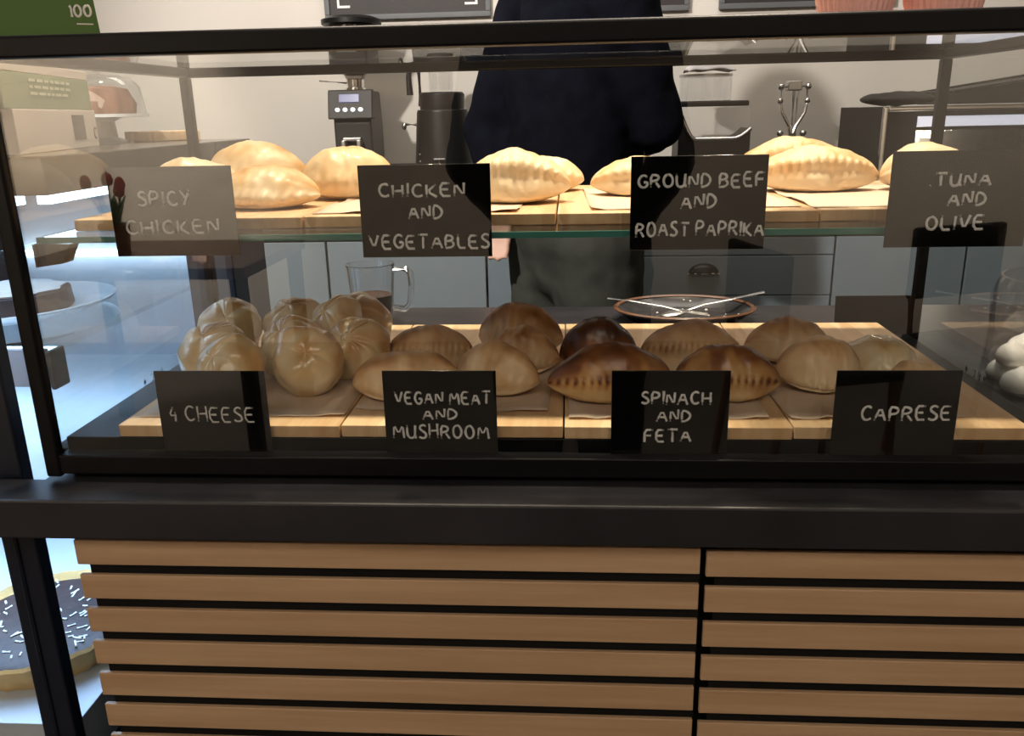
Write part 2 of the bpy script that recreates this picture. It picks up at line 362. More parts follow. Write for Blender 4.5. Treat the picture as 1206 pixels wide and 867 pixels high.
# ------------------------------------------------------------------ glass pastry case
XL, XR, D = -0.5403, 0.4966, 0.4314     # inner edges of the frame
ZT0, ZT1 = 1.3366, 1.3566               # top bars
T = 0.020
case = thing('display_case', 'black framed glass pastry case standing on the dark worktop', 'display case', (0, 0, WT))
def cpart(name, boxes, mt, bev=0.0015, parent=None, smooth=True):
    b = B()
    for q in boxes:
        box(b, q[0], q[1], q[2], q[3], q[4]-WT, q[5]-WT, bev)
    return obj(name, b, mt, parent or case, smooth)
XR2 = XR+T; XL2 = XL-T
cpart('top_rail', [(XL2, XR2, -T*0.5, T*0.5, ZT0, ZT1)], M['black'], 0.003)
cpart('top_rail', [(XL2, XR2, D, D+T, ZT0, ZT1)], M['black'], 0.003)
cpart('top_rail', [(XL2, XL, T*0.5, D, ZT0, ZT1)], M['black'], 0.003)
cpart('top_rail', [(XR, XR2, T*0.5, D, ZT0, ZT1)], M['black'], 0.003)
for x0 in (XL2, XR):
    px0 = x0+0.003 if x0 < 0 else x0
    cpart('corner_post', [(px0, px0+0.017, -T*0.5, 0.003, WT+0.003, ZT0)], M['black'], 0.003)
    cpart('corner_post', [(x0+0.004, x0+T-0.003, D+0.002, D+T-0.003, WT+0.003, ZT0)], M['black'], 0.002)
cpart('bottom_rail', [(XL, XR, -T*0.5, T*0.5, 0.921, 0.9425)], M['black'], 0.002)
cpart('bottom_rail', [(XL, XR, D, D+T, 0.921, 0.9425)], M['black'], 0.002)
cpart('bottom_rail', [(XL2, XL, T*0.5, D, 0.921, 0.9425)], M['black'], 0.002)
cpart('bottom_rail', [(XR, XR2, T*0.5, D, 0.921, 0.9425)], M['black'], 0.002)
cpart('base_panel', [(XL, XR, 0.010, D+0.004, 0.9145, 0.9560)], M['black'], 0.001)
cpart('front_glass', [(XL, XR, -0.002, 0.002, 0.9425, ZT0)], M['pane'], 0, smooth=False)
cpart('side_glass', [(XL-0.010, XL-0.006, 0.010, D, 0.9425, ZT0)], M['sidepane'], 0, smooth=False)
cpart('side_glass', [(XR+0.006, XR+0.010, 0.010, D, 0.9425, ZT0)], M['sidepane'], 0, smooth=False)
cpart('top_glass', [(XL, XR, 0.010, D, 1.3430, 1.3480)], M['pane'], 0, smooth=False)
for xg, ys, dr in ((XR+0.0054, 0.254, -1), (XL-0.0054, 0.197, 1)):      # small black star and scribble inked on each side pane
    b = B(); z0 = 0.957-WT
    for dy, dz in ((0, 0.0055), (0.0045, 0), (0.003, 0.003), (0.003, -0.003)):
        tube(b, [(xg, ys-dy, z0-dz), (xg, ys, z0), (xg, ys+dy, z0+dz)], [0.0003, 0.0010, 0.0003], 6, True, (.4, 1, 1))
    for k, st in enumerate(([(0, .9), (.5, 1), (.5, .1), (.1, .0)], [(0, 1), (.3, .5), (.6, 1), (.3, -.3)], [(0, 0), (.05, 1), (.5, .8), (.05, .5)])):
        tube(b, [(xg, ys+dr*(0.018+0.014*k+0.010*p[0]), z0-0.004+0.009*p[1]) for p in st], 0.0006, 6, True, (.4, 1, 1))
    obj('ink_mark', b, M['blackmatte'], case, smooth=False)
SZ = 1.1690   # top of the glass shelf
sh = cpart('glass_shelf', [(XL+0.004, XR-0.004, 0.0180, 0.425, SZ-0.006, SZ)], M['shelfglass'], 0, smooth=False)
cpart('front_edge', [(XL+0.004, XR-0.004, 0.0150, 0.0178, SZ-0.006, SZ)], M['glassedge'], 0, sh, smooth=False)
for sx in (-1, 1):
    b = B(); xe = XL if sx < 0 else XR
    pts = [(xe-sx*0.0005, SZ-0.0065), (xe-sx*0.040, SZ-0.0065), (xe-sx*0.030, SZ-0.026), (xe-sx*0.0005, SZ-0.030)]
    prism(b, [(p[0], p[1]-WT) for p in pts], 0.012, 0.030, 'y'); obj('shelf_bracket', b, M['sign'], case, smooth=False)
    for yy in (0.33,):
        b = B(); box(b, xe-sx*0.03 if sx > 0 else xe, xe if sx > 0 else xe-sx*0.03, yy, yy+0.018, SZ-0.03-WT, SZ-0.0065-WT); obj('shelf_bracket', b, M['black'], case, smooth=False)

# bamboo boards: four on each level
ids_lo = ['at the far left end of the lower tray, under the braided buns', 'second from the left on the lower tray, under the plain turnovers',
          'third from the left on the lower tray, under the dark turnovers', 'at the right end of the lower tray, under the pale flat turnovers']
ids_up = ['at the left end of the glass shelf, under four golden turnovers', 'second from the left on the shelf, partly behind the chicken sign',
          'third from the left on the shelf, partly behind the beef sign', 'at the right end of the glass shelf, under the long plaited turnovers']
def board(x0, x1, y0, y1, z, th, label, group):
    b = B(); box(b, -(x1-x0)/2, (x1-x0)/2, -(y1-y0)/2, (y1-y0)/2, 0, th, 0.0012)
    o = obj('serving_board', b, M['board'], loc=((x0+x1)/2, (y0+y1)/2, z)); tag(o, label, 'board', group); return o
xs = [-0.481, -0.240, -0.006, 0.226, 0.458]
for k in range(4):
    board(xs[k]+0.0008, xs[k+1]-0.0008, 0.010+0.002*(k % 2), 0.446+0.001*k, 0.9562, 0.0135, 'pale bamboo board '+ids_lo[k], 'boards on the lower tray')
xs = [-0.522, -0.276, -0.013, 0.249, 0.490]
yf = [0.0600, 0.0640, 0.0615, 0.0650]
for k in range(4):
    board(xs[k]+0.0008, xs[k+1]-0.0008, yf[k], 0.395, SZ+0.0002, 0.0118, 'pale bamboo board '+ids_up[k], 'boards on the glass shelf')
LO = 0.9697; UP = SZ+0.0120

# baking papers on the boards
def paper(x0, x1, y0, y1, z, rz, label, seed):
    b = B(); rnd = random.Random(seed); n = 14
    grid = []
    for i in range(n+1):
        row = []
        for j in range(n+1):
            x = -0.5*(x1-x0)+(x1-x0)*i/n; y = -0.5*(y1-y0)+(y1-y0)*j/n
            e = 0.0006+0.0010*abs(noise.noise(Vector((x*30+seed, y*30, 0))))
            if (i in (0, n) or j == 0) and abs(noise.noise(Vector((x*14+seed*3, y*14, 2)))) > 0.22: e += 0.0022
            row.append(b.verts.new((x, y, e)))
        grid.append(row)
    for i in range(n):
        for j in range(n): b.faces.new((grid[i][j], grid[i+1][j], grid[i+1][j+1], grid[i][j+1]))
    o = obj('baking_paper', b, M['paper'], loc=((x0+x1)/2, (y0+y1)/2, z)); o.rotation_euler.z = rz
    md = o.modifiers.new('thick', 'SOLIDIFY'); md.thickness = 0.0003
    tag(o, label, 'baking paper', 'baking papers under the pastries')
paper(-0.47, -0.245, 0.035, 0.30, LO, 0.02, 'sheet of baking paper under the braided buns at the left', 1)
paper(-0.232, -0.02, 0.055, 0.30, LO, -0.03, 'sheet of baking paper under the plain turnovers behind the vegan sign', 2)
paper(-0.002, 0.205, 0.032, 0.30, LO, 0.01, 'sheet of baking paper under the dark plaited turnovers', 3)
paper(0.222, 0.40, 0.036, 0.29, LO, 0.05, 'sheet of baking paper under the pale flat turnovers behind the caprese sign', 4)
paper(-0.268, -0.05, 0.078, 0.32, UP, -0.03, 'sheet of baking paper on the shelf left of the chicken and vegetables sign', 5)
paper(0.02, 0.235, 0.085, 0.33, UP, 0.02, 'sheet of baking paper on the shelf behind the ground beef sign', 6)
paper(0.245, 0.478, 0.080, 0.33, UP, 0.015, 'sheet of baking paper on the shelf under the long plaited turnovers', 7)

# ------------------------------------------------------------------ pastries
def turnover_mesh(L, W, H, seam=35.0, bend=0.12, braid=16, seed=0, bake=0.5, ridge=0.0045, tip=1.7, dark_seam=0.0, edge_w=0.30):
    nu, nv = 96, 56
    me_v, bk = [], []
    a = L/2; s0 = math.radians(180+180-seam) # front side is -y: angle measured from -y upwards
    for i in range(nu+1):
        s = -1+2*i/nu; s = math.sin(s*PI/2)*0.55+s*0.45
        p = max(0.0, 1-abs(s)**(tip+0.35))**0.80
        row = []
        for j in range(nv):
            th = 2*PI*j/nv       # 0 = +y back, 90 = up, 180 = -y front
            cy_, sz_ = math.cos(th), math.sin(th)
            y = W/2*p*math.copysign(abs(cy_)**0.85, cy_)
            if sz_ >= 0: z = H*(p**0.72)*abs(sz_)**0.95
            else: z = -0.22*H*(p**0.9)*abs(sz_)**0.6
            # rolled, plaited seam on the front
            d = (math.degrees(th)-(180-seam))
            g = math.exp(-(d/ (edge_w*40))**2)
            ph = braid*s*PI+d*0.085
            pl = 0.55+0.45*math.sin(ph)
            amp = ridge*g*(0.55+0.75*pl)*min(1, p*3+0.25)
            nz = noise.noise(Vector((s*2.4+seed*7.1, cy_*1.3, sz_*1.3+seed)))*0.0042*p + noise.noise(Vector((s*7+seed*3, cy_*3.1, sz_*3.1)))*0.0016*p
            gro = -0.0026*math.exp(-((d-15)/8.0)**2)*p
            o = amp+nz+gro
            y += cy_*o; z += max(sz_, -0.1)*o
            y += -bend*W*(1-s*s)*0.6+bend*W*0.3
            x = a*s
            z += 0.006*abs(s)**4*H/0.05
            row.append((x, y, z))
            t = bake*(0.30+0.85*max(0, sz_)**1.3) + 0.42*noise.noise(Vector((s*2.3+seed*5, cy_*1.2+seed, sz_*1.5))) + 0.16*noise.noise(Vector((s*6+seed*2, cy_*3, sz_*3))) - 0.06
            t += 0.18*abs(s)**6 - 0.10*(1-max(0, sz_))
            t += g*(0.10 + dark_seam*(1-pl)**1.5)
            bk.append(min(1, max(0, t)))
        me_v.append(row)
    b = B(); lay = b.verts.layers.float.new('bake'); vs = []
    zmin = min(q[2] for r in me_v for q in r)
    k = 0
    for r in me_v:
        rr = []
        for q in r:
            v = b.verts.new((q[0], q[1], q[2]-zmin)); v[lay] = bk[k]; k += 1; rr.append(v)
        vs.append(rr)
    for i in range(nu):
        for j in range(nv):
            b.faces.new((vs[i][j], vs[i][(j+1) % nv], vs[i+1][(j+1) % nv], vs[i+1][j]))
    bmesh.ops.remove_doubles(b, verts=b.verts, dist=0.00005)
    return b
def turnover(x, y, z, rz, L, W, H, mt, label, group, rx=0.0, ry=0.0, **kw):
    b = turnover_mesh(L, W, H, **kw)
    o = obj('turnover', b, M[mt], angle=180, loc=(x, y, z)); o.rotation_euler = (rx, ry, rz)
    tag(o, label, 'pastry', group); return o
def bun(x, y, z, R, label, rx=0.0, ry=0.0, rz=0.0, seed=0, k=5, flat=0.80, swirl=0.5):
    nu, nv = 72, 96
    b = B(); lay = b.verts.layers.float.new('bake'); vs = []
    for i in range(nu+1):
        th = PI*i/nu; rr = []
        for j in range(nv):
            ph = 2*PI*j/nv
            pw = ph+swirl*th+0.55*noise.noise(Vector((math.cos(ph)*0.9+seed, math.sin(ph)*0.9, th*0.7)))
            f = abs(math.sin(k*pw/2)); wgt = 0.55+0.9*abs(noise.noise(Vector((math.floor(k*pw/(2*PI)+0.5)*3.7+seed*1.3, seed*2.0, 0.5))))
            f = max(0.0, 1-(1-f)*wgt)
            fade = math.exp(-((th-0.15)/1.15)**4)
            g = (f**0.42-1)
            r = R*(1+0.21*g*fade*min(1, th*2.2+0.15)-0.10*math.exp(-(th/0.28)**2))
            r *= 1+0.11*noise.noise(Vector((math.sin(th)*math.cos(ph)*1.7+seed*3, math.sin(th)*math.sin(ph)*1.7, math.cos(th)*1.7)))
            v = b.verts.new((r*math.sin(th)*math.cos(ph), r*math.sin(th)*math.sin(ph), r*math.cos(th)*flat))
            t = 0.44+0.30*g*fade+0.46*noise.noise(Vector((math.sin(th)*math.cos(ph)*1.3+seed, math.sin(th)*math.sin(ph)*1.3, math.cos(th)*1.3)))
            v[lay] = t; rr.append(v)
        vs.append(rr)
    for i in range(nu):
        for j in range(nv): b.faces.new((vs[i][j], vs[i+1][j], vs[i+1][(j+1) % nv], vs[i][(j+1) % nv]))
    bmesh.ops.remove_doubles(b, verts=b.verts, dist=0.00005)
    bmesh.ops.transform(b, matrix=(Matrix.Rotation(rz, 4, 'Z') @ Matrix.Rotation(ry, 4, 'Y') @ Matrix.Rotation(rx, 4, 'X')), verts=b.verts)
    zm = min(v.co.z for v in b.verts); cut = zm+R*0.10
    zc = max(v.co.z for v in b.verts)
    for v in b.verts:       # flat resting side, browned on the crown
        if v.co.z < cut: v.co.z = cut-(cut-v.co.z)*0.08
        v.co.z -= cut-R*0.008
        v[lay] = min(1, max(0, v[lay]+0.42*(v.co.z/(zc-cut)-0.45)))
    o = obj('filled_bun', b, M['c_bun'], angle=180, loc=(x, y, z))
    tag(o, label, 'bun', 'glossy braided buns'); return o
R_ = math.radians
bun(-0.303, 0.118, LO, 0.0420, 'large glossy pleated bun at the front, right beside the 4 cheese sign', R_(58), R_(8), R_(10), 1, 4, 0.86, 0.3)
bun(-0.388, 0.100, LO, 0.0405, 'glossy bun half hidden by the 4 cheese sign', R_(50), R_(-14), R_(-15), 2, 5, 0.84, 0.5)
bun(-0.437, 0.168, LO, 0.0435, 'leftmost glossy bun with a browned flat top', R_(30), R_(-18), R_(10), 3, 4, 0.80, 0.2)
bun(-0.345, 0.192, LO, 0.0430, 'glossy wrinkled bun behind the large front bun', R_(24), R_(-28), R_(20), 4, 7, 0.85, 0.8)
bun(-0.262, 0.182, LO, 0.0420, 'bun with fine folds right of the large front bun', R_(48), R_(20), R_(-30), 5, 8, 0.86, 0.4)
bun(-0.458, 0.278, LO, 0.0425, 'round glossy bun at the back left corner of the lower tray', R_(52), R_(10), R_(5), 6, 5, 0.92, 0.3)
bun(-0.372, 0.290, LO, 0.0445, 'browned bun in the back row, middle of the three', R_(20), R_(-10), R_(5), 7, 6, 0.88, 0.6)
bun(-0.287, 0.292, LO, 0.0460, 'browned bun at the right end of the back row of buns', R_(44), R_(12), R_(-10), 8, 6, 0.86, 0.5)
bun(-0.300, 0.242, LO+0.026, 0.0350, 'folded bun lying on top of the two rear buns', R_(50), R_(-10), R_(-25), 9, 7, 0.80, 0.5)

GV, GS, GC = 'plain turnovers behind the vegan meat sign', 'dark plaited turnovers behind the spinach sign', 'pale flat turnovers behind the caprese sign'
turnover(-0.186, 0.108, LO, R_(6), 0.126, 0.066, 0.045, 'c_gold', 'plain turnover at the front left, its right end behind the vegan meat sign', GV, seam=8, seed=1, bake=0.58, ridge=0.003, braid=10)
turnover(-0.176, 0.212, LO, R_(10), 0.112, 0.066, 0.048, 'c_gold', 'plain turnover in the back row right beside the buns', GV, seam=30, seed=2, bake=0.68, ridge=0.004, braid=14)
turnover(-0.084, 0.128, LO, R_(-26), 0.110, 0.060, 0.048, 'c_gold', 'turnover right of the vegan meat sign, tip pointing down to the right', GV, seam=12, seed=3, bake=0.60, ridge=0.003, braid=11)
turnover(-0.056, 0.208, LO+0.002, R_(-16), 0.092, 0.056, 0.046, 'c_gold', 'turnover in front of the rear one between the vegan and spinach signs', GV, rx=R_(8), seam=10, seed=4, bake=0.70, ridge=0.003, braid=12)
turnover(-0.066, 0.288, LO, R_(-12), 0.118, 0.066, 0.056, 'c_gold', 'brown topped turnover furthest back in the middle of the lower tray', GV, seam=20, seed=5, bake=0.82, ridge=0.003, braid=12)
turnover(0.046, 0.106, LO, R_(9), 0.143, 0.072, 0.051, 'c_dark', 'dark turnover with a plaited seam, left of the spinach and feta sign', GS, seam=20, seed=6, bake=0.74, ridge=0.0040, braid=17, dark_seam=0.8, tip=1.5, edge_w=0.19)
turnover(0.036, 0.212, LO, R_(8), 0.098, 0.070, 0.055, 'c_dark', 'darkest brown turnover in the back row behind the spinach sign', GS, seam=4, seed=7, bake=1.15, ridge=0.003, braid=12, dark_seam=0.5)
turnover(0.176, 0.112, LO, R_(-12), 0.116, 0.072, 0.050, 'c_dark', 'plaited turnover with its tip right of the spinach and feta sign', GS, seam=20, seed=8, bake=0.66, ridge=0.0040, braid=15, dark_seam=0.8, tip=1.5, edge_w=0.19)
turnover(0.150, 0.212, LO, R_(-4), 0.126, 0.074, 0.050, 'c_gold', 'wide tan turnover in the back row above the spinach and feta sign', GS, seam=30, seed=9, bake=0.76, ridge=0.0038, braid=17, dark_seam=0.6, edge_w=0.19)
turnover(0.276, 0.252, LO+0.002, R_(4), 0.108, 0.070, 0.044, 'c_gold', 'tan turnover at the back, left of the glossy flat one', GC, seam=2, seed=10, bake=0.58, ridge=0.003, braid=10)
turnover(0.284, 0.140, LO+0.002, R_(6), 0.100, 0.076, 0.048, 'c_gold', 'tan turnover half behind the left edge of the caprese sign', GC, seam=2, seed=11, bake=0.50, ridge=0.003, braid=10)
turnover(0.372, 0.208, LO, R_(-2), 0.096, 0.076, 0.034, 'c_bun', 'flat glossy folded turnover at the right end of the back row', GC, seam=6, seed=12, bake=0.35, ridge=0.005, braid=7)
turnover(0.372, 0.088, LO, R_(8), 0.078, 0.056, 0.038, 'c_gold', 'turnover behind the caprese sign, end peeking out on its right', GC, seam=16, seed=13, bake=0.35, ridge=0.004, braid=9)

GU, GB, GT = 'golden turnovers by the spicy chicken sign', 'turnovers in the middle of the glass shelf', 'long plaited turnovers by the tuna sign'
turnover(-0.443, 0.190, UP, R_(4), 0.120, 0.070, 0.046, 'c_pale', 'pale smooth turnover behind the top edge of the spicy chicken sign', GU, seam=10, seed=21, bake=0.12, ridge=0.003, braid=8)
turnover(-0.345, 0.160, UP, R_(-5), 0.125, 0.080, 0.039, 'c_pale', 'golden turnover with a crimped bottom edge, right of the spicy chicken sign', GU, seam=4, seed=22, bake=0.62, ridge=0.0055, braid=11)
turnover(-0.410, 0.305, UP, R_(-10), 0.150, 0.078, 0.058, 'c_pale', 'tall golden turnover at the back of the shelf on the left', GU, seam=14, seed=23, bake=0.52, ridge=0.004, braid=10)
turnover(-0.277, 0.262, UP, R_(12), 0.122, 0.085, 0.053, 'c_pale', 'golden turnover left beside the chicken and vegetables sign', GU, seam=10, seed=24, bake=0.50, ridge=0.005, braid=9)
turnover(-0.062, 0.180, UP, R_(-6), 0.128, 0.084, 0.048, 'c_pale', 'pale turnover with a scalloped seam, right of the chicken and vegetables sign', GB, seam=42, seed=25, bake=0.22, ridge=0.0045, braid=13, tip=1.5)
turnover(-0.030, 0.318, UP, R_(6), 0.100, 0.07, 0.036, 'c_pale', 'small turnover at the back between the two middle turnovers', GB, seam=20, seed=26, bake=0.25, ridge=0.003, braid=8)
turnover(0.090, 0.245, UP, R_(6), 0.130, 0.080, 0.038, 'c_pale', 'pale turnover left of the ground beef sign, half hidden by it', GB, seam=36, seed=27, bake=0.35, ridge=0.004, braid=12)
turnover(0.296, 0.262, UP, R_(-3), 0.150, 0.076, 0.043, 'c_pale', 'long golden turnover with a plaited seam, right of the ground beef sign', GT, seam=38, seed=28, bake=0.48, ridge=0.0045, braid=15)
turnover(0.290, 0.345, UP, R_(-8), 0.150, 0.080, 0.050, 'c_pale', 'golden turnover at the back right of the shelf, behind the long plaited one', GT, seam=44, seed=29, bake=0.58, ridge=0.004, braid=13)
turnover(0.425, 0.262, UP, R_(14), 0.115, 0.076, 0.044, 'c_pale', 'pale turnover mostly hidden behind the tuna and olive sign', GT, seam=20, seed=30, bake=0.22, ridge=0.004, braid=10)

# ------------------------------------------------------------------ chalk lettered signs
F = {
 'A': [[(0, 0), (.33, 1), (.66, 0)], [(.12, .36), (.55, .36)]],
 'B': [[(0, 0), (0, 1), (.38, .97), (.5, .77), (.38, .56), (0, .52)], [(.38, .56), (.56, .3), (.4, .04), (0, 0)]],
 'C': [[(.58, .86), (.4, 1), (.16, .9), (.02, .5), (.14, .1), (.38, 0), (.6, .14)]],
 'D': [[(0, 0), (0, 1), (.32, .95), (.58, .62), (.52, .25), (.26, .02), (0, 0)]],
 'E': [[(.52, 1), (0, 1), (0, 0), (.54, 0)], [(0, .52), (.44, .52)]],
 'F': [[(.54, 1), (0, 1), (0, 0)], [(0, .52), (.44, .52)]],
 'G': [[(.58, .84), (.38, 1), (.14, .9), (.0, .48), (.14, .08), (.4, 0), (.58, .2), (.58, .44), (.34, .44)]],
 'H': [[(0, 0), (0, 1)], [(.56, 0), (.56, 1)], [(0, .5), (.56, .52)]],
 'I': [[(.05, 0), (.05, 1)]],
 'K': [[(0, 0), (0, 1)], [(.52, 1), (.04, .44), (.56, 0)]],
 'L': [[(0, 1), (0, 0), (.5, 0)]],
 'M': [[(0, 0), (.1, 1), (.38, .3), (.66, 1), (.76, 0)]],
 'N': [[(0, 0), (.02, 1), (.54, 0), (.56, 1)]],
 'O': [[(.3, 1), (.08, .84), (0, .48), (.1, .12), (.32, 0), (.54, .14), (.62, .5), (.52, .86), (.3, 1)]],
 'P': [[(0, 0), (0, 1), (.4, .96), (.54, .74), (.4, .5), (0, .46)]],
 'R': [[(0, 0), (0, 1), (.4, .96), (.52, .76), (.38, .54), (0, .48)], [(.24, .5), (.58, 0)]],
 'S': [[(.5, .88), (.3, 1), (.08, .88), (.06, .68), (.28, .52), (.5, .36), (.48, .1), (.24, 0), (0, .12)]],
 'T': [[(0, 1), (.64, 1)], [(.32, 1), (.32, 0)]],
 'U': [[(0, 1), (0, .3), (.12, .04), (.34, 0), (.52, .2), (.54, 1)], [(.54, .3), (.58, 0)]],
 'V': [[(0, 1), (.28, 0), (.6, 1)]],
 'Y': [[(0, 1), (.28, .5)], [(.56, 1), (.2, 0)]],
 '4': [[(.24, 1), (0, .42), (.44, .42)], [(.36, .66), (.34, 0)]],
 '1': [[(0, .8), (.16, 1), (.16, 0)]], '0': [[(.3, 1), (.06, .8), (0, .48), (.1, .1), (.3, 0), (.5, .14), (.58, .5), (.48, .86), (.3, 1)]],
 '.': [[(0.02, 0.0), (.05, .04)]],
}
def text_width(t):
    x = 0
    for ch in t: x += 0.34 if ch == ' ' else max(p[0] for s in F[ch] for p in s)+0.24
    return x-0.24
def write(bm, t, x0, x1, z0, z1, y, rad, seed=0):
    rnd = random.Random(seed); wd = text_width(t); k = (x1-x0)/wd; h = z1-z0; x = 0
    for ch in t:
        if ch == ' ': x += 0.34; continue
        dz = rnd.uniform(-.05, .05)*h; sc = rnd.uniform(.93, 1.05)
        for s in F[ch]:
            pts = [(x0+k*(x+p[0])+rnd.uniform(-.02, .02)*h, y, z0+dz+h*p[1]*sc) for p in s]
            # round the strokes a little
            q = [pts[0]]
            for a, b2 in zip(pts, pts[1:]):
                q.append(tuple((Vector(a)*0.75+Vector(b2)*0.25))); q.append(tuple((Vector(a)*0.25+Vector(b2)*0.75)))
            q.append(pts[-1])
            if len(pts) == 2:
                q = [tuple(Vector(pts[0]).lerp(Vector(pts[1]), u/4)+Vector((rnd.uniform(-.012, .012)*h, 0, 0))) for u in range(5)]
            tube(bm, q, [rad*rnd.uniform(.85, 1.15) for _ in q], 8, True, (1, .6, 1))
        x += max(p[0] for s in F[ch] for p in s)+0.24
def sign(x0, x1, z0, z1, lines, label, rad, seed, lean=0.0):
    cx = (x0+x1)/2; yb = 0.0030
    b = B(); box(b, x0-cx, x1-cx, 0, 0.0015, 0, z1-z0, 0.0004)
    o = obj('name_sign', b, M['sign'], loc=(cx, yb, z0)); tag(o, label, 'sign', 'black chalk signs on the case front')
    b = B()
    for i, (t, a, c, e, f) in enumerate(lines): write(b, t, a-cx, c-cx, e-z0, f-z0, -0.0003, rad*1.12, seed*10+i)
    obj('lettering', b, M['chalk'], o)
    return o
sign(-0.4470, -0.3225, 1.1510, 1.2370, [("SPICY", -0.418, -0.366, 1.2, 1.214), ("CHICKEN", -0.434, -0.341, 1.173, 1.186)], 'black sign lettered spicy chicken, at the upper left of the case front', 0.0010, 1)
sign(-0.2000, -0.0740, 1.1475, 1.2350, [("CHICKEN", -0.181, -0.099, 1.205, 1.217), ("AND", -0.153, -0.121, 1.185, 1.197), ("VEGETABLES", -0.193, -0.077, 1.156, 1.169)], 'black sign lettered chicken and vegetables in the upper row', 0.00105, 2)
sign(0.0570, 0.1820, 1.1520, 1.2385, [("GROUND BEEF", 0.064, 0.179, 1.21, 1.222), ("AND", 0.104, 0.136, 1.191, 1.204), ("ROAST PAPRIKA", 0.063, 0.181, 1.165, 1.178)], 'black sign lettered ground beef and roast paprika in the upper row', 0.00105, 3)
sign(0.2920, 0.4170, 1.1520, 1.2390, [(".TUNA", 0.327, 0.38, 1.208, 1.219), ("AND", 0.345, 0.378, 1.19, 1.202), ("OLIVE", 0.328, 0.379, 1.168, 1.181)], 'black sign lettered tuna and olive, at the upper right of the case front', 0.0011, 4)
sign(-0.4290, -0.3120, 0.9430, 1.0320, [("4 CHEESE", -0.423+.005, -0.328, 0.977, 0.993)], 'black sign lettered 4 cheese, in front of the braided buns', 0.0009, 5)
sign(-0.1900, -0.0740, 0.9430, 1.0320, [("VEGAN MEAT", -0.178, -0.08, 0.997, 1.010), ("AND", -0.15, -0.115, 0.98, 0.991), ("MUSHROOM", -0.182, -0.083, 0.959, 0.974)], 'black sign lettered vegan meat and mushroom in the lower row', 0.00105, 6)
sign(0.0420, 0.1590, 0.9430, 1.0320, [("SPINACH", 0.072, 0.14, 0.997, 1.010), ("AND", 0.088, 0.121, 0.979, 0.991), ("FETA", 0.076, 0.122, 0.957, 0.97)], 'black sign lettered spinach and feta in front of the dark turnovers', 0.0011, 7)
sign(0.2610, 0.3800, 0.9430, 1.0320, [("CAPRESE", 0.288, 0.373, 0.981, 0.996)], 'black sign lettered caprese, in front of the pale flat turnovers', 0.0011, 8)
b = B(); box(b, -0.060, 0.060, 0, 0.002, 0, 0.090, 0.0005)
o = obj('blank_sign', b, M['blackmatte'], loc=(0.463, 0.470, WT)); o.rotation_euler = (R_(-6), 0, 0)
b = B(); box(b, -0.060, 0.060, 0.0, 0.030, 0, 0.002, 0.0005); obj('foot', b, M['sign'], o)
tag(o, 'blank black sign standing behind the right rear corner of the case', 'sign')

# ------------------------------------------------------------------ things on the worktop behind the case
t = thing('glass_mug', 'clear glass mug half full of cocoa behind the braided buns', 'mug', (-0.352, 0.655, WT))
b = B(); lathe(b, [(0.030, 0.0), (0.034, 0.001), (0.043, 0.112), (0.0435, 0.115), (0.041, 0.1155), (0.0395, 0.112), (0.0315, 0.006), (0.001, 0.006)], 40); obj('cup', b, M['mug'], t)
b = B(); lathe(b, [(0.001, 0.0065), (0.0305, 0.0065), (0.0355, 0.060), (0.001, 0.060)], 40); obj('cocoa', b, M['cocoa'], t)
b = B(); tube(b, [(0.042, 0, 0.104), (0.062, 0, 0.106), (0.071, 0, 0.098), (0.0725, 0, 0.075), (0.068, 0, 0.042), (0.058, 0, 0.033), (0.037, 0, 0.036)], [0.0055]*7, 10, True, (1, 1.5, 1)); obj('handle', b, M['mug'], t)
t = thing('serving_dish', 'dark oval dish with a brown rim and leftover crumbs behind the case', 'dish', (0.205, 0.690, WT))
b = B(); lathe(b, [(0.001, 0.003), (0.070, 0.002), (0.100, 0.006), (0.122, 0.024), (0.118, 0.0245), (0.098, 0.010), (0.070, 0.006), (0.001, 0.006)], 48, sy=0.78); obj('bowl', b, M['iron'], t)
b = B(); lathe(b, [(0.1235, 0.0225), (0.126, 0.026), (0.122, 0.0285), (0.117, 0.026), (0.119, 0.0225)], 48, sy=0.78, closed=True); obj('rim', b, M['rim'], t)
b = B(); rnd = random.Random(3)
for k in range(34):
    a = rnd.uniform(0, 2*PI); r = rnd.uniform(0.03, 0.112); s = rnd.uniform(0.0010, 0.0028)
    zz = 0.0065 if r < 0.09 else 0.0085+(r-0.098)*0.7
    ell(b, (r*math.cos(a), r*math.sin(a)*0.78, zz+0.0015), (s*1.3, s, s), 6, 4)
o = obj('crumbs', b, M['crumb'], t); o['kind'] = 'stuff'
def cutlery_fork(loc, rz, ry, label):
    t = thing('fork', label, 'fork', loc, rz); t.rotation_euler = (0, ry, rz)
    b = B(); tube(b, [(-0.10, 0, 0.0), (-0.06, 0, 0.002), (0.0, 0, 0.001), (0.030, 0, -0.002)], [0.0042, 0.0034, 0.0022, 0.003], 8, True, (1, 1, .5)); obj('handle', b, M['steel'], t)
    b = B(); box(b, 0.028, 0.046, -0.0085, 0.0085, -0.0028, -0.0012, 0.0005)
    for k in range(4): box(b, 0.044, 0.078, -0.0085+k*0.0048, -0.0085+k*0.0048+0.0026, -0.0026, -0.0014, 0.0003)
    obj('tines', b, M['steel'], t); return t
cutlery_fork((0.165, 0.665, 0.946), R_(-14), R_(6), 'steel fork lying across the left rim of the dark dish')
t = thing('spoon', 'steel spoon resting in the dark dish, handle over its right rim', 'spoon', (0.24, 0.700, 0.9425)); t.rotation_euler = (0, R_(-5), R_(12))
b = B(); tube(b, [(0.115, 0, 0.006), (0.06, 0, 0.002), (0.0, 0, -0.001), (-0.035, 0, -0.008)], [0.0048, 0.0036, 0.0024, 0.003], 8, True, (1, 1, .5)); obj('handle', b, M['steel'], t)
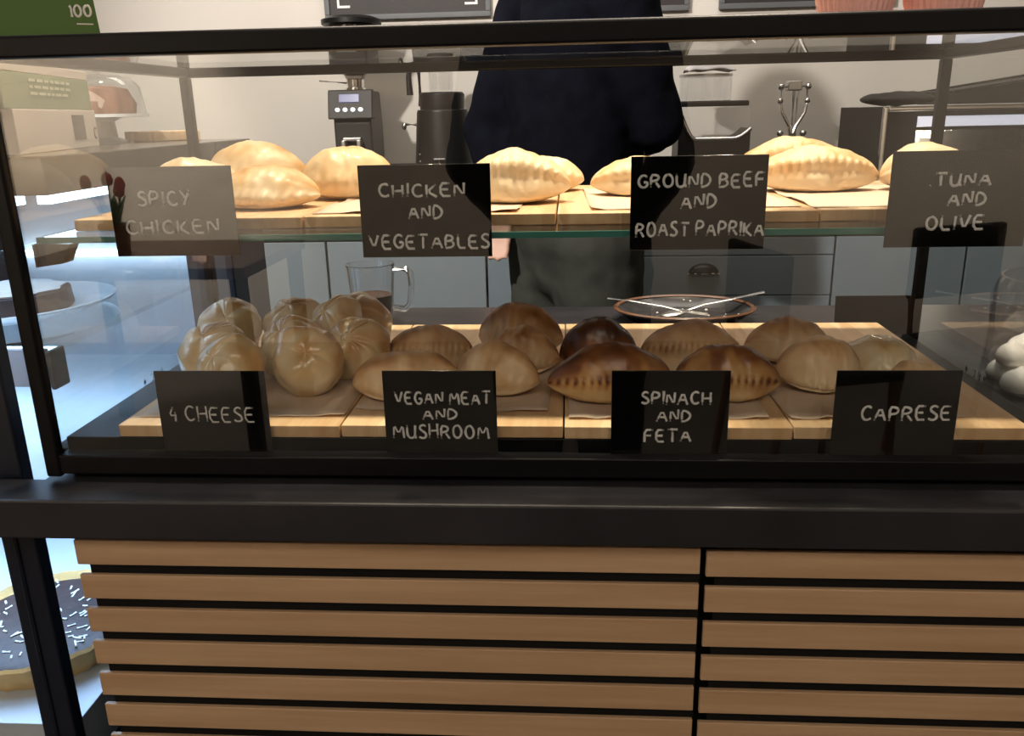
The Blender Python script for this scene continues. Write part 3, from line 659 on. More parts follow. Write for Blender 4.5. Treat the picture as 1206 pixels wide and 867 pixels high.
b = B(); ell(b, (-0.056, 0, -0.010), (0.024, 0.015, 0.005), 20, 8); obj('bowl', b, M['steel'], t)

# jar of meringues on the worktop right of the case
t = thing('meringue_jar', 'clear jar of white meringues on the worktop right of the case', 'jar', (0.640, 0.300, WT))
b = B(); lathe(b, [(0.001, 0.0), (0.088, 0.0), (0.092, 0.006), (0.088, 0.135), (0.080, 0.150), (0.078, 0.150), (0.085, 0.134), (0.089, 0.008), (0.001, 0.006)], 40); obj('jar_glass', b, M['cupglass'], t)
rnd = random.Random(5); k = 0
for ring, n, zz in ((0.060, 7, 0.020), (0.022, 3, 0.021), (0.056, 6, 0.047), (0.020, 2, 0.049)):
    for i in range(n):
        a = 2*PI*i/n+zz*40
        b = B(); r0 = rnd.uniform(0.019, 0.023)
        lathe(b, [(0.001, -0.013), (r0*0.9, -0.013), (r0*1.05, -0.006), (r0*0.95, 0.002), (r0*0.7, 0.008), (r0*0.35, 0.013), (0.002, 0.018)], 20, ribs=6, ribamp=0.05)
        o = obj('meringue', b, M['meringue'], loc=(0.640+ring*math.cos(a), 0.300+ring*math.sin(a), WT+zz))
        tag(o, 'white meringue piled in the clear jar right of the case', 'meringue', 'meringues in the clear jar')

# ------------------------------------------------------------------ things standing on top of the case
TOPZ = ZT1
def pink_cup(x, y, label):
    b = B(); prof = [(0.001, 0.0), (0.026, 0.0), (0.030, 0.004), (0.042, 0.060), (0.0445, 0.066), (0.042, 0.066), (0.0395, 0.060), (0.028, 0.006), (0.001, 0.005)]
    lathe(b, prof, 160, ribs=34, ribamp=0.028)
    o = obj('pleated_cup', b, M['pink'], loc=(x, y, 1.3481)); tag(o, label, 'cup', 'pink pleated cups on top of the case')
pink_cup(0.268, 0.075, 'left pink pleated cup standing on top of the case')
pink_cup(0.350, 0.078, 'right pink pleated cup standing on top of the case')
t = thing('green_carton', 'bright green carton standing on the top left corner of the case', 'carton', (-0.574, 0.112, 1.3571), R_(30))
b = B(); prism(b, [(-0.085, 0.0), (0.0745, 0.0), (0.069, 0.085), (0.055, 0.115), (-0.075, 0.115)], -0.045, 0.045, 'y'); obj('body', b, M['green'], t, smooth=False)
b = B(); write(b, "100", 0.048, 0.068, 0.026, 0.037, -0.0455, 0.0011, 3); box(b, 0.053, 0.0685, -0.0457, -0.0451, 0.0185, 0.0197); obj('lettering', b, M['white'], t)

# ------------------------------------------------------------------ refrigerated display left of the case
FX1, FX0, FZ1 = -0.592, -1.12, 1.243
fr = thing('refrigerated_display', 'dark framed cake fridge with bright cool lights at the left edge', 'fridge', (FX1, 0, 0))
def fpart(name, boxes, mt, bev=0.002, parent=None, smooth=True):
    b = B()
    for q in boxes: box(b, q[0]-FX1, q[1]-FX1, q[2], q[3], q[4], q[5], bev)
    return obj(name, b, mt, parent or fr, smooth)
fpart('frame_post', [(FX1-0.040, FX1, 0.0, 0.020, 0.10, 1.15), (FX1-0.025, FX1-0.020, -0.004, 0.002, 0.10, 0.86)], M['fridgeframe'], 0.003)
fpart('frame_post', [(FX0, FX0+0.04, 0.0, 0.030, 0.10, 1.15)], M['fridgeframe'], 0.003)
fpart('frame_post', [(FX1-0.03, FX1, 0.52, 0.565, 0.62, FZ1-0.045)], M['fridgeframe'], 0.003)
fpart('frame_post', [(FX1-0.05, FX1, 0.635, 0.80, 0.62, FZ1-0.045)], M['fridgeframe'], 0.003)
fpart('frame_post', [(FX0, FX0+0.05, 0.74, 0.80, 0.62, FZ1-0.045)], M['fridgeframe'], 0.003)
fpart('top_panel', [(FX0, FX1-0.006, 0.145, 0.80, FZ1-0.044, FZ1)], M['side'], 0.002)
fpart('base_cabinet', [(FX0, FX1, 0.012, 0.80, 0.02, 0.499)], M['fridgeframe'], 0.003)
fpart('back_panel', [(FX0+0.05, FX1-0.055, 0.76, 0.785, 0.60, FZ1-0.045)], M['fridgewhite'], 0.001)
fpart('side_glass', [(FX1-0.012, FX1-0.007, 0.024, 0.63, 0.502, 1.15)], M['fridgeglass'], 0, smooth=False)
fpart('front_glass', [(FX0+0.041, FX1-0.041, 0.012, 0.016, 0.502, 1.15)], M['fridgeglass'], 0, smooth=False)
b = B(); prism(b, [(0.006, 1.152), (0.010, 1.151), (0.146, 1.2005), (0.143, 1.2035)], FX0+0.012-FX1, -0.012, 'x'); obj('slanted_glass', b, M['fridgeglass'], fr, smooth=False)
fpart('inner_deck', [(FX0+0.01, FX1-0.0125, 0.021, 0.755, 0.500, 0.572)], M['fridgewhite'], 0.001)
d2 = fpart('middle_shelf', [(FX0+0.02, FX1-0.018, 0.085, 0.66, 0.852, 0.862)], M['fridgewhite'], 0.001)
fpart('price_rail', [(FX0+0.02, FX1-0.018, 0.076, 0.083, 0.805, 0.862)], M['rail'], 0.001, d2)
d1 = fpart('upper_shelf', [(FX0+0.02, FX1-0.020, 0.132, 0.50, 1.016, 1.023)], M['shelfglass'], 0, smooth=False)
fpart('price_rail', [(FX0+0.02, FX1-0.030, 0.122, 0.130, 0.975, 1.022)], M['rail'], 0.001, d1)
fpart('end_bracket', [(FX1-0.029, FX1-0.022, 0.120, 0.150, 0.972, 1.020)], M['fridgeframe'], 0.002, d1)
fpart('light_strip', [(FX0+0.06, FX1-0.060, 0.150, 0.185, 1.186, 1.1985)], M['led'], 0.001)
fpart('light_strip', [(FX1-0.030, FX1-0.014, 0.160, 0.500, 1.188, 1.1985)], M['led'], 0.001)
fpart('light_strip', [(FX0+0.06, FX1-0.060, 0.735, 0.757, 1.034, 1.044)], M['led'], 0.001)
fpart('light_strip', [(FX0+0.06, FX1-0.040, 0.150, 0.165, 1.004, 1.0145)], M['led'], 0.001)
fpart('light_strip', [(FX0+0.06, FX1-0.040, 0.100, 0.115, 0.842, 0.851)], M['led'], 0.001)
COOL = (0.45, 0.68, 1.0)
for nm, y, z, p in (('fridge_light', 0.36, 1.18, 0.65), ('fridge_light', 0.065, 1.145, 0.7), ('fridge_light', 0.33, 0.998, 1.5), ('fridge_light', 0.26, 0.845, 4.2)):
    a = area(nm, (-0.84, y, z), (0, 0, 0), 0.46, 0.22 if y > 0.1 else 0.03, p, COOL); a.parent = None
# cakes in the fridge
def platter(x, y, z, rx, ry, label):
    b = B(); lathe(b, [(0.001, 0.0), (0.75, 0.0), (1.0, 0.012), (1.02, 0.016), (0.99, 0.017), (0.74, 0.005), (0.001, 0.005)], 48)
    for v in b.verts: v.co.x *= rx; v.co.y *= ry
    o = obj('platter', b, M['ceramic'], loc=(x, y, z)); tag(o, label, 'plate', 'white platters in the cake fridge'); return o
platter(-0.790, 0.325, 1.0232, 0.130, 0.135, 'front white oval platter on the upper fridge shelf, with a dark cake')
platter(-0.985, 0.330, 1.0232, 0.070, 0.130, 'white platter at the left on the upper fridge shelf')
t = thing('chocolate_cake', 'dark cake slab dusted with sugar on the front fridge platter', 'cake', (-0.785, 0.310, 1.0292))
b = B(); lathe(b, [(0.001, 0.0), (0.078, 0.0), (0.081, 0.004), (0.079, 0.026), (0.001, 0.028)], 40); obj('cake_body', b, M['darkcake'], t)
b = B(); lathe(b, [(0.001, 0.0282), (0.070, 0.0268), (0.071, 0.029), (0.050, 0.033), (0.001, 0.034)], 40, ribs=9, ribamp=0.06); obj('sugar_topping', b, M['icing'], t)
t = thing('berry_tart', 'dark tart with white sprinkles and a yellow crust, low in the cake fridge', 'tart', (-0.740, 0.190, 0.5725))
b = B(); lathe(b, [(0.001, 0.0), (0.112, 0.0), (0.128, 0.036), (0.124, 0.040), (0.117, 0.030), (0.001, 0.028)], 72, ribs=30, ribamp=0.018); obj('crust', b, M['tartcrust'], t)
b = B(); lathe(b, [(0.001, 0.029), (0.116, 0.030), (0.100, 0.037), (0.001, 0.040)], 48); obj('filling', b, M['darkcake'], t)
b = B(); rnd = random.Random(8)
for k in range(110):
    a = rnd.uniform(0, 2*PI); r = 0.102*math.sqrt(rnd.random()); d = rnd.uniform(0, PI); l = rnd.uniform(0.003, 0.007)
    c = Vector((r*math.cos(a), r*math.sin(a), 0.0405-0.003*(r/0.1)**2)); q = Vector((math.cos(d)*l, math.sin(d)*l, 0))
    tube(b, [c-q, c+q], 0.0014, 5)
o = obj('sprinkles', b, M['crumb'], t); o['kind'] = 'stuff'

# ------------------------------------------------------------------ things on top of the cake fridge
t = thing('sage_carton', 'sage green and white carton with a barcode on top of the cake fridge', 'carton', (-0.6895, 0.348, FZ1), R_(103.7))
hl = 0.1625
b = B(); box(b, -hl-0.02, hl-0.008, 0.001, 0.10, 0.0535, 0.0955, 0.001); obj('sleeve', b, M['sage'], t, smooth=False)
b = B(); box(b, -hl, hl, 0.0, 0.101, 0.0, 0.053, 0.001); obj('lower_band', b, M['card'], t, smooth=False)
b = B(); box(b, -hl-0.02, hl-0.008, 0.001, 0.10, 0.0957, 0.108, 0.001); obj('upper_band', b, M['card'], t, smooth=False)
for i, zz in enumerate((0.088, 0.080, 0.072)):
    b = B(); x = -0.095; rnd = random.Random(i)
    while x < 0.05:
        l = rnd.uniform(0.010, 0.026); box(b, x, min(x+l, 0.062), -0.0002, 0.0008, zz-0.0017, zz+0.0017); x += l+0.005
    obj('printed_line', b, M['paleink'], t, smooth=False)
b = B(); x = 0.048; rnd = random.Random(4)
while x < 0.098:
    l = rnd.uniform(0.0015, 0.004); box(b, x, x+l, -0.0010, -0.0002, 0.012, 0.046); x += l+rnd.uniform(0.0012, 0.0025)
obj('barcode', b, M['greyink'], t, smooth=False)
b = B(); tube(b, [(0.148+0.006*math.cos(a*PI/8), -0.0006, 0.020+0.008*math.sin(a*PI/8)) for a in range(2, 15)], 0.0010, 6); obj('ring_mark', b, M['greyink'], t, smooth=False)
t = thing('cake_dome', 'small clear glass cake dome on a white stand, on the cake fridge', 'cake dome', (-0.790, 0.640, FZ1))
b = B(); lathe(b, [(0.036, 0.0), (0.036, 0.004), (0.020, 0.010), (0.018, 0.036), (0.030, 0.042), (0.074, 0.043), (0.074, 0.048), (0.001, 0.048)], 40); obj('stand', b, M['ceramic'], t)
b = B(); lathe(b, [(0.0705, 0.0485), (0.072, 0.0485), (0.066, 0.092), (0.052, 0.108), (0.02, 0.112), (0.001, 0.112), (0.001, 0.110), (0.02, 0.110), (0.051, 0.106), (0.0645, 0.091)], 40, closed=True); obj('dome', b, M['cupglass'], t)
b = B(); lathe(b, [(0.006, 0.112), (0.005, 0.117), (0.009, 0.122), (0.006, 0.127), (0.001, 0.128)], 16); obj('knob', b, M['cupglass'], t)
b = B(); lathe(b, [(0.008, 0.0), (0.052, 0.0), (0.055, 0.016), (0.044, 0.040), (0.025, 0.044), (0.010, 0.030)], 60, ribs=10, ribamp=0.045)
o = obj('bundt_cake', b, M['cake'], loc=(-0.790, 0.640, FZ1+0.0485)); tag(o, 'brown bundt cake under the clear glass dome', 'cake')
b = B(); box(b, -0.060, 0.060, 0.0, 0.045, 0.0, 0.018, 0.002)
o = obj('wooden_block', b, M['board'], loc=(-0.720, 0.722, FZ1)); o.rotation_euler.z = R_(45); tag(o, 'thick pale wooden board lying under the right edge of the cake dome', 'board')

# ------------------------------------------------------------------ back counter with cabinets and drawers
BC = 0.955
b = B(); box(b, -1.14, 2.2, 1.70, 2.335, BC-0.035, BC, 0.003)
o = obj('back_worktop', b, M['counter']); tag(o, 'black worktop of the coffee counter along the back wall', 'worktop')
b = B(); box(b, -1.14, 2.2, 2.337, 2.349, BC+0.001, 1.108, 0.001)
o = obj('splashback', b, M['counter']); tag(o, 'low black splashback along the back wall', 'splashback')
def unit(x0, x1, kind, label):
    t = thing('cabinet', label, 'cabinet', ((x0+x1)/2, 1.72, 0), 0, 'blue grey base cabinets of the back counter'); hw = (x1-x0)/2-0.001
    b = B(); box(b, -hw, hw, 0.0, 0.58, 0.08, BC-0.036); obj('body', b, M['cabinet'], t, smooth=False)
    if kind == 'd':
        b = B(); box(b, -hw+0.0015, hw-0.0015, -0.019, -0.001, 0.10, BC-0.040, 0.0015); obj('door', b, M['cabinet'], t)
    else:
        for (z0, z1) in ((0.864, 0.915), (0.744, 0.861), (0.500, 0.741), (0.10, 0.497)):
            b = B(); box(b, -hw+0.0015, hw-0.0015, -0.019, -0.001, z0, z1, 0.0015); dr = obj('drawer', b, M['cabinet'], t)
            if z1-z0 > 0.06:
                zc = z0+0.079 if z1-z0 < 0.2 else z1-0.035
                b = B(); xo = -0.085
                # half-moon cup pull
                n = 16; prof = []
                rings = []
                for i in range(n+1):
                    a = PI*i/n
                    ring = []
                    for j in range(7):
                        e = PI/2*j/6
                        ring.append(b.verts.new((xo+0.045*math.cos(a)*max(math.sin(e), 0.3), -0.019-0.024*math.cos(e)*1.0, zc-0.012+0.030*math.sin(a)*max(math.sin(e), 0.25))))
                    rings.append(ring)
                for r0, r1 in zip(rings, rings[1:]):
                    for j in range(6): b.faces.new((r0[j], r0[j+1], r1[j+1], r1[j]))
                h = obj('cup_pull', b, M['black'], dr); md = h.modifiers.new('s', 'SOLIDIFY'); md.thickness = 0.002
                b = B(); box(b, xo-0.047, xo+0.047, -0.024, -0.0192, zc-0.020, zc-0.012, 0.002); box(b, xo-0.030, xo+0.030, -0.040, -0.034, zc-0.014, zc-0.009, 0.001); obj('pull_lip', b, M['steel'], h)
    return t
unit(-1.14, -0.737, 'd', 'blue grey cabinet door at the left, beside the cake fridge')
unit(-0.735, -0.250, 'd', 'wide blue grey cabinet door behind the glass mug')
unit(-0.248, 0.190, 'd', 'blue grey cabinet door behind the standing person')
unit(0.192, 0.772, 'w', 'blue grey drawer unit with black cup pulls behind the oval dish')
unit(0.774, 1.145, 'd', 'blue grey cabinet door right of the drawers')
unit(1.147, 1.70, 'd', 'blue grey cabinet door at the far right')

# coffee grinder with display
t = thing('coffee_grinder', 'charcoal coffee grinder with a lit display and smoked hopper', 'coffee grinder', (-0.702, 2.06, BC))
b = B(); prism(b, [(-0.14, 0.0), (0.12, 0.0), (0.12, 0.30), (0.10, 0.402), (-0.05, 0.402), (-0.062, 0.30), (-0.062, 0.05), (-0.14, 0.03)], -0.062, 0.062, 'x')
for v in b.verts:
    pass
o = obj('body', b, M['grinder'], t, smooth=False); md = o.modifiers.new('bv', 'BEVEL'); md.width = 0.008; md.segments = 3
b = B(); prism(b, [(-0.085, 0.315), (-0.04, 0.315), (-0.04, 0.405), (-0.062, 0.405)], -0.073, 0.073, 'x'); o = obj('control_head', b, M['grinder'], t, smooth=False); md = o.modifiers.new('bv', 'BEVEL'); md.width = 0.004; md.segments = 2
tl = Matrix.Translation((0, -0.0735, 0.360)) @ Matrix.Rotation(-0.25, 4, 'X')
b = B(); box(b, -0.036, 0.030, -0.0030, 0.004, 0.006, 0.032, 0.001, tl); obj('display', b, M['lcd'], t)
for k in range(4):
    b = B(); ell(b, tl @ Vector((-0.040+0.025*k, -0.004, -0.018)), (0.008, 0.004, 0.0065), 14, 8); obj('button', b, M['litbutton'], t)
b = B(); box(b, -0.030, 0.030, -0.085, -0.058, 0.245, 0.258, 0.003); box(b, -0.032, -0.018, -0.100, -0.060, 0.215, 0.250, 0.003); box(b, 0.018, 0.032, -0.100, -0.060, 0.215, 0.250, 0.003); box(b, -0.006, 0.014, -0.080, -0.058, 0.10, 0.215, 0.003); obj('holder_fork', b, M['steel'], t)
b = B(); lathe(b, [(0.034, 0.402), (0.034, 0.412), (0.028, 0.414), (0.030, 0.438), (0.026, 0.440)], 28, c=(0.0, 0.02, 0)); tube(b, [(-0.03, 0.02, 0.428), (-0.115, 0.0, 0.436)], 0.003); obj('collar', b, M['chrome'], t)
b = B(); lathe(b, [(0.030, 0.440), (0.034, 0.448), (0.080, 0.520), (0.082, 0.602), (0.078, 0.602), (0.076, 0.522), (0.030, 0.452), (0.001, 0.450)], 36, c=(0, 0.02, 0)); obj('hopper', b, M['hopper'], t)
b = B(); lathe(b, [(0.001, 0.4525), (0.029, 0.4525), (0.060, 0.500), (0.001, 0.506)], 28, c=(0, 0.02, 0)); obj('beans', b, M['beans'], t)
b = B(); lathe(b, [(0.083, 0.600), (0.096, 0.606), (0.096, 0.620), (0.070, 0.630), (0.018, 0.632), (0.001, 0.632)], 36, c=(0, 0.02, 0)); obj('lid', b, M['appliance'], t)

# second grinder
t = thing('espresso_grinder', 'black tapered grinder with a clear jar and side handles', 'coffee grinder', (-0.415, 2.06, BC))
b = B(); lathe(b, [(0.105, 0.0), (0.108, 0.02), (0.098, 0.14), (0.084, 0.330), (0.080, 0.338), (0.001, 0.338)], 40); obj('body', b, M['appliance'], t)
b = B(); lathe(b, [(0.072, 0.3385), (0.074, 0.385), (0.068, 0.392), (0.001, 0.392)], 36); obj('upper_body', b, M['appliance'], t)
b = B(); lathe(b, [(0.038, 0.3925), (0.040, 0.400), (0.042, 0.480), (0.039, 0.480), (0.036, 0.400), (0.001, 0.398)], 32); obj('bean_jar', b, M['cupglass'], t)
b = B(); lathe(b, [(0.044, 0.4805), (0.046, 0.500), (0.040, 0.510), (0.001, 0.510)], 32); obj('jar_lid', b, M['appliance'], t)
b = B(); tube(b, [(-0.070, 0, 0.35), (-0.072, 0, 0.470), (-0.082, 0, 0.478), (-0.100, 0, 0.470), (-0.106, 0, 0.440), (-0.104, 0, 0.385)], [0.009]*5+[0.011], 10); obj('loop_handle', b, M['appliance'], t)
for sx in (-1, 1):
    b = B(); tube(b, [(sx*0.085, 0, 0.292), (sx*0.122, -0.01, 0.294)], 0.006); ell(b, (sx*0.127, -0.01, 0.288), (0.008, 0.008, 0.012), 14, 8); obj('side_handle', b, M['chrome'], t)
b = B(); box(b, -0.018, 0.018, -0.115, -0.085, 0.183, 0.188, 0.001); tube(b, [(-0.004, -0.105, 0.183), (0.004, -0.112, 0.15), (-0.006, -0.115, 0.12)], 0.005); obj('spout', b, M['chrome'], t)
b = B()
for k in range(5): ell(b, (-0.070, -0.068, 0.20-0.022*k), (0.003, 0.003, 0.003), 8, 6)
obj('switches', b, M['steel'], t)

# brewing machine with clear tank
t = thing('brewer', 'black brewer with a clear tank and curved chrome trim', 'coffee machine', (0.455, 2.06, BC))
hw = 0.112
n = 24; low = []
for i in range(n+1):
    x = -hw+2*hw*i/n; u = x/hw
    z = 0.232+0.095*max(0, (-u-0.55)/0.45)**1.6+0.030*max(0, (u-0.55)/0.45)**1.6
    low.append((x, z))
b = B(); prism(b, [(-hw, 0.0)]+[(p[0], p[1]) for p in low]+[(hw, 0.0)], -0.08, 0.08, 'y'); obj('base', b, M['appliance'], t, smooth=False)
b = B(); tube(b, [(p[0], -0.083, p[1]) for p in low], 0.0065, 8); obj('chrome_trim', b, M['chrome'], t)
b = B(); prism(b, [(p[0]*0.97, p[1]+0.0015) for p in low]+[(hw*0.97, 0.325), (-hw*0.97, 0.3285)], -0.078, 0.078, 'y'); obj('tank', b, M['cupglass'], t, smooth=False)
b = B(); box(b, -hw, hw*0.92, -0.082, 0.082, 0.3295, 0.346, 0.004); obj('tank_lid', b, M['appliance'], t)
b = B(); lathe(b, [(0.078, 0.3465), (0.082, 0.350), (0.082, 0.420), (0.079, 0.420), (0.079, 0.352), (0.001, 0.350)], 40, c=(-0.022, 0, 0)); obj('upper_jar', b, M['cupglass'], t)
b = B(); lathe(b, [(0.083, 0.4205), (0.083, 0.427), (0.001, 0.428)], 40, c=(-0.022, 0, 0)); obj('jar_cover', b, M['steel'], t)
b = B(); nn = 22; g = []
for i in range(nn+1):
    row = []
    for j in range(11):
        x = -0.07+0.145*i/nn; y = -0.06+0.12*j/10
        e = max(0, 1-((x-0.002)/0.078)**4)*max(0, 1-(y/0.066)**4)
        row.append(b.verts.new((x, y, 0.003+e*(0.022+0.010*noise.noise(Vector((x*35, y*30, 1)))+0.006*math.sin(x*70)))))
    g.append(row)
for i in range(nn):
    for j in range(10): b.faces.new((g[i][j], g[i+1][j], g[i+1][j+1], g[i][j+1]))
o = obj('folded_cloth', b, M['cloth'], angle=180, loc=(0.440, 2.06, BC+0.4285)); md = o.modifiers.new('s', 'SOLIDIFY'); md.thickness = 0.004; md.offset = 1
tag(o, 'crumpled white cloth lying on top of the clear brewer jar', 'cloth')

# lever citrus press / stand
t = thing('lever_press', 'small chrome lever press on a dark foot beside the brewer', 'press', (0.710, 2.06, BC))
b = B(); lathe(b, [(0.056, 0.0), (0.056, 0.205), (0.052, 0.212), (0.001, 0.212)], 32); obj('foot', b, M['appliance'], t)
b = B(); tube(b, [(0, 0, 0.212), (0, 0, 0.385)], 0.010); tube(b, [(0.018, 0.02, 0.212), (0.018, 0.02, 0.38)], 0.006); obj('column', b, M['chrome'], t)
b = B(); box(b, -0.022, 0.022, -0.02, 0.025, 0.372, 0.402, 0.004); obj('head', b, M['steel'], t)
for sx in (-1, 1):
    b = B(); tube(b, [(sx*0.040, -0.006, 0.385), (sx*0.042, -0.012, 0.340), (sx*0.034, -0.018, 0.305), (sx*0.010, -0.020, 0.265), (0, -0.02, 0.235)], [0.005, 0.005, 0.0055, 0.0065, 0.009], 10)
    for zz, rr in ((0.385, 0.011), (0.342, 0.010), (0.243, 0.011)): ell(b, (sx*(0.042 if zz > 0.3 else 0.036), -0.012, zz), (rr, rr, rr), 14, 9)
    tube(b, [(sx*0.022, 0, 0.385), (sx*0.042, 0, 0.385)], 0.006); obj('lever_arm', b, M['chrome'], t)
b = B(); tube(b, [(0, -0.020, 0.238), (0.001, -0.030, 0.205), (0.001, -0.066, 0.19)], [0.011, 0.010, 0.009], 12); obj('handle', b, M['steel'], t)

# oven at the right
OX0, OX1, OY0, OY1, OZ = 0.919, 1.50, 1.855, 2.25, 1.272
t = thing('oven', 'black countertop oven with a chrome framed window and lit inside', 'oven', (OX0, OY0, BC))
h = OZ-BC
b = B()
box(b, 0, 0.010, 0, OY1-OY0, 0.012, h, 0.002); box(b, OX1-OX0-0.010, OX1-OX0, 0, OY1-OY0, 0.012, h, 0.002)
box(b, 0.010, OX1-OX0-0.010, 0.0, OY1-OY0, h-0.012, h, 0.001); box(b, 0.010, OX1-OX0-0.010, 0.0, OY1-OY0, 0.012, 0.03, 0.001)
box(b, 0.010, OX1-OX0-0.010, OY1-OY0-0.012, OY1-OY0, 0.03, h-0.012, 0.001)
obj('housing', b, M['appliance'], t)
W0 = OX1-OX0
b = B(); box(b, 0.0, 0.014, -0.016, -0.001, 0.02, h, 0.003); box(b, 0.014, W0, -0.016, -0.001, h-0.012, h, 0.003); obj('chrome_trim', b, M['chrome'], t)
b = B(); box(b, 0.015, 0.100, -0.012, -0.001, 0.02, h-0.013, 0.001); box(b, 0.100, W0, -0.012, -0.001, h-0.028, h-0.013, 0.001)
box(b, 0.100, W0, -0.012, -0.001, h-0.068, h-0.058, 0.001); box(b, W0-0.08, W0, -0.012, -0.001, 0.02, h-0.069, 0.001); box(b, 0.100, W0-0.08, -0.012, -0.001, 0.02, 0.09, 0.001); obj('door_frame', b, M['appliance'], t)
b = B(); box(b, 0.101, W0-0.001, -0.010, -0.002, h-0.0575, h-0.0285); obj('control_strip', b, M['ovenstrip'], t, smooth=False)
b = B(); box(b, 0.101, W0-0.081, -0.007, -0.004, 0.091, h-0.069); obj('door_glass', b, M['cupglass'], t, smooth=False)
b = B(); box(b, 0.012, W0-0.012, 0.34, OY1-OY0-0.0125, 0.031, h-0.013); obj('oven_back', b, M['steel'], t, smooth=False)
b = B()
for k in range(14): tube(b, [(0.05, 0.03+0.022*k, 0.160), (W0-0.05, 0.03+0.022*k, 0.160)], 0.0018, 6)
for xx in (0.05, W0-0.05): tube(b, [(xx, 0.02, 0.160), (xx, 0.33, 0.160)], 0.003, 6)
obj('wire_rack', b, M['chrome'], t)
b = B(); lathe(b, [(0.001, 0.0), (0.02, 0.0), (0.022, 0.012), (0.012, 0.022), (0.001, 0.024)], 16, c=(0.27, 0.325, 0.215)); obj('oven_bulb', b, M['ovenlamp'], t)
for xx in (0.03, W0-0.03):
    for yy in (0.03, OY1-OY0-0.04):
        b = B(); lathe(b, [(0.012, 0.0), (0.012, 0.012)], 12, c=(xx, yy, 0.0)); obj('rubber_foot', b, M['blackmatte'], t)
lp = bpy.data.lights.new('oven_lamp_light', 'POINT'); lp.energy = 1.6; lp.color = (1, 0.86, 0.66); lp.shadow_soft_size = 0.02
lo = bpy.data.objects.new('oven_lamp_light', lp); C.objects.link(lo); lo.location = (OX0+0.27, OY0+0.18, BC+0.24)
# things on the oven
b = B(); ell(b, (0, 0, 0.017), (0.105, 0.12, 0.020), 36, 16)
for v in b.verts: v.co.z += 0.006*noise.noise(Vector((v.co.x*22, v.co.y*22, 3)))
zm = min(v.co.z for v in b.verts)
for v in b.verts: v.co.z = max(v.co.z-zm, 0)
o = obj('oven_mitt', b, M['darkcloth'], angle=180, loc=(1.005, 1.985, OZ+0.0003)); tag(o, 'folded dark cloth lying on the left of the oven top', 'cloth')
t = thing('baking_tin', 'dark rectangular baking tin lying on top of the oven', 'baking tin', (1.285, 2.02, OZ+0.004))
b = B(); prism(b, [(-0.155, 0.0), (0.24, 0.0), (0.26, 0.092), (-0.155, 0.034)], -0.14, 0.14, 'y'); o = obj('body', b, M['appliance'], t, smooth=False); md = o.modifiers.new('bv', 'BEVEL'); md.width = 0.004; md.segments = 2
b = B(); tube(b, [(-0.157, -0.143, 0.036), (0.262, -0.143, 0.096), (0.262, 0.143, 0.096), (-0.157, 0.143, 0.036), (-0.157, -0.143, 0.036)], 0.004, 8); obj('rolled_rim', b, M['appliance'], t)
# small tray on the back counter at the left
b = B(); box(b, -0.10, 0.10, -0.12, 0.12, 0.0, 0.165, 0.006)
o = obj('storage_box', b, M['appliance'], loc=(-1.020, 2.05, BC)); tag(o, 'low dark box on the back counter left of the grinder', 'box')

# menu boards on the wall
def menu(x0, x1, label, marks):
    z0, z1 = 1.600, 2.15
    t = thing('menu_board', label, 'board', ((x0+x1)/2, 2.349, z0), 0, 'black menu boards on the back wall'); hw = (x1-x0)/2; H = z1-z0
    b = B(); box(b, -hw, hw, -0.022, 0, 0, 0.018, 0.002); box(b, -hw, hw, -0.022, 0, H-0.018, H, 0.002); box(b, -hw, -hw+0.018, -0.022, 0, 0.018, H-0.018, 0.002); box(b, hw-0.018, hw, -0.022, 0, 0.018, H-0.018, 0.002)
    obj('frame', b, M['boardframe'], t)
    b = B(); box(b, -hw+0.018, hw-0.018, -0.014, -0.002, 0.018, H-0.018); obj('slate', b, M['slateboard'], t, smooth=False)
    for sx in marks:
        xa = sx*(hw-0.045)
        for z_, zd in ((0.040, 1), (H-0.040, -1)):
            b = B()
            prism(b, [(xa, z_), (xa-sx*0.045, z_), (xa-sx*0.045, z_+zd*0.008), (xa-sx*0.008, z_+zd*0.008), (xa-sx*0.008, z_+zd*0.065), (xa, z_+zd*0.065)], -0.0165, -0.0142, 'y')
            obj('corner_mark', b, M['chalk'], t, smooth=False)
menu(-0.854, -0.271, 'black menu board with white corner marks above the coffee grinder', (-1, 1))
menu(-0.171, 0.409, 'black menu board above and behind the standing person', (-1, 1))
menu(0.509, 1.09, 'black menu board on the wall above the brewer and the lever press', (-1, 1))

# ------------------------------------------------------------------ people
def evaluated(bm, voxel, smooth_it):
    me = bpy.data.meshes.new('tmp'); bm.to_mesh(me); bm.free()
    o = bpy.data.objects.new('tmp', me); C.objects.link(o)
    r = o.modifiers.new('r', 'REMESH'); r.mode = 'VOXEL'; r.voxel_size = voxel
    s = o.modifiers.new('s', 'SMOOTH'); s.iterations = smooth_it; s.factor = 0.5
    dg = bpy.context.evaluated_depsgraph_get(); dg.update()
    m2 = bpy.data.meshes.new_from_object(o.evaluated_get(dg))
    bpy.data.objects.remove(o); bpy.data.meshes.remove(me)
    return m2
def limb(bm, pts):
    # pts: [(x,y,z,r)...] tapered capsules
    for a, c in zip(pts, pts[1:]):
        pa, pc = Vector(a[:3]), Vector(c[:3])
        n = max(2, int((pc-pa).length/0.02))
        tube(bm, [pa.lerp(pc, i/n) for i in range(n+1)], [a[3]+(c[3]-a[3])*i/n for i in range(n+1)], 16)
    for a in pts: ell(bm, a[:3], (a[3],)*3, 16, 10)
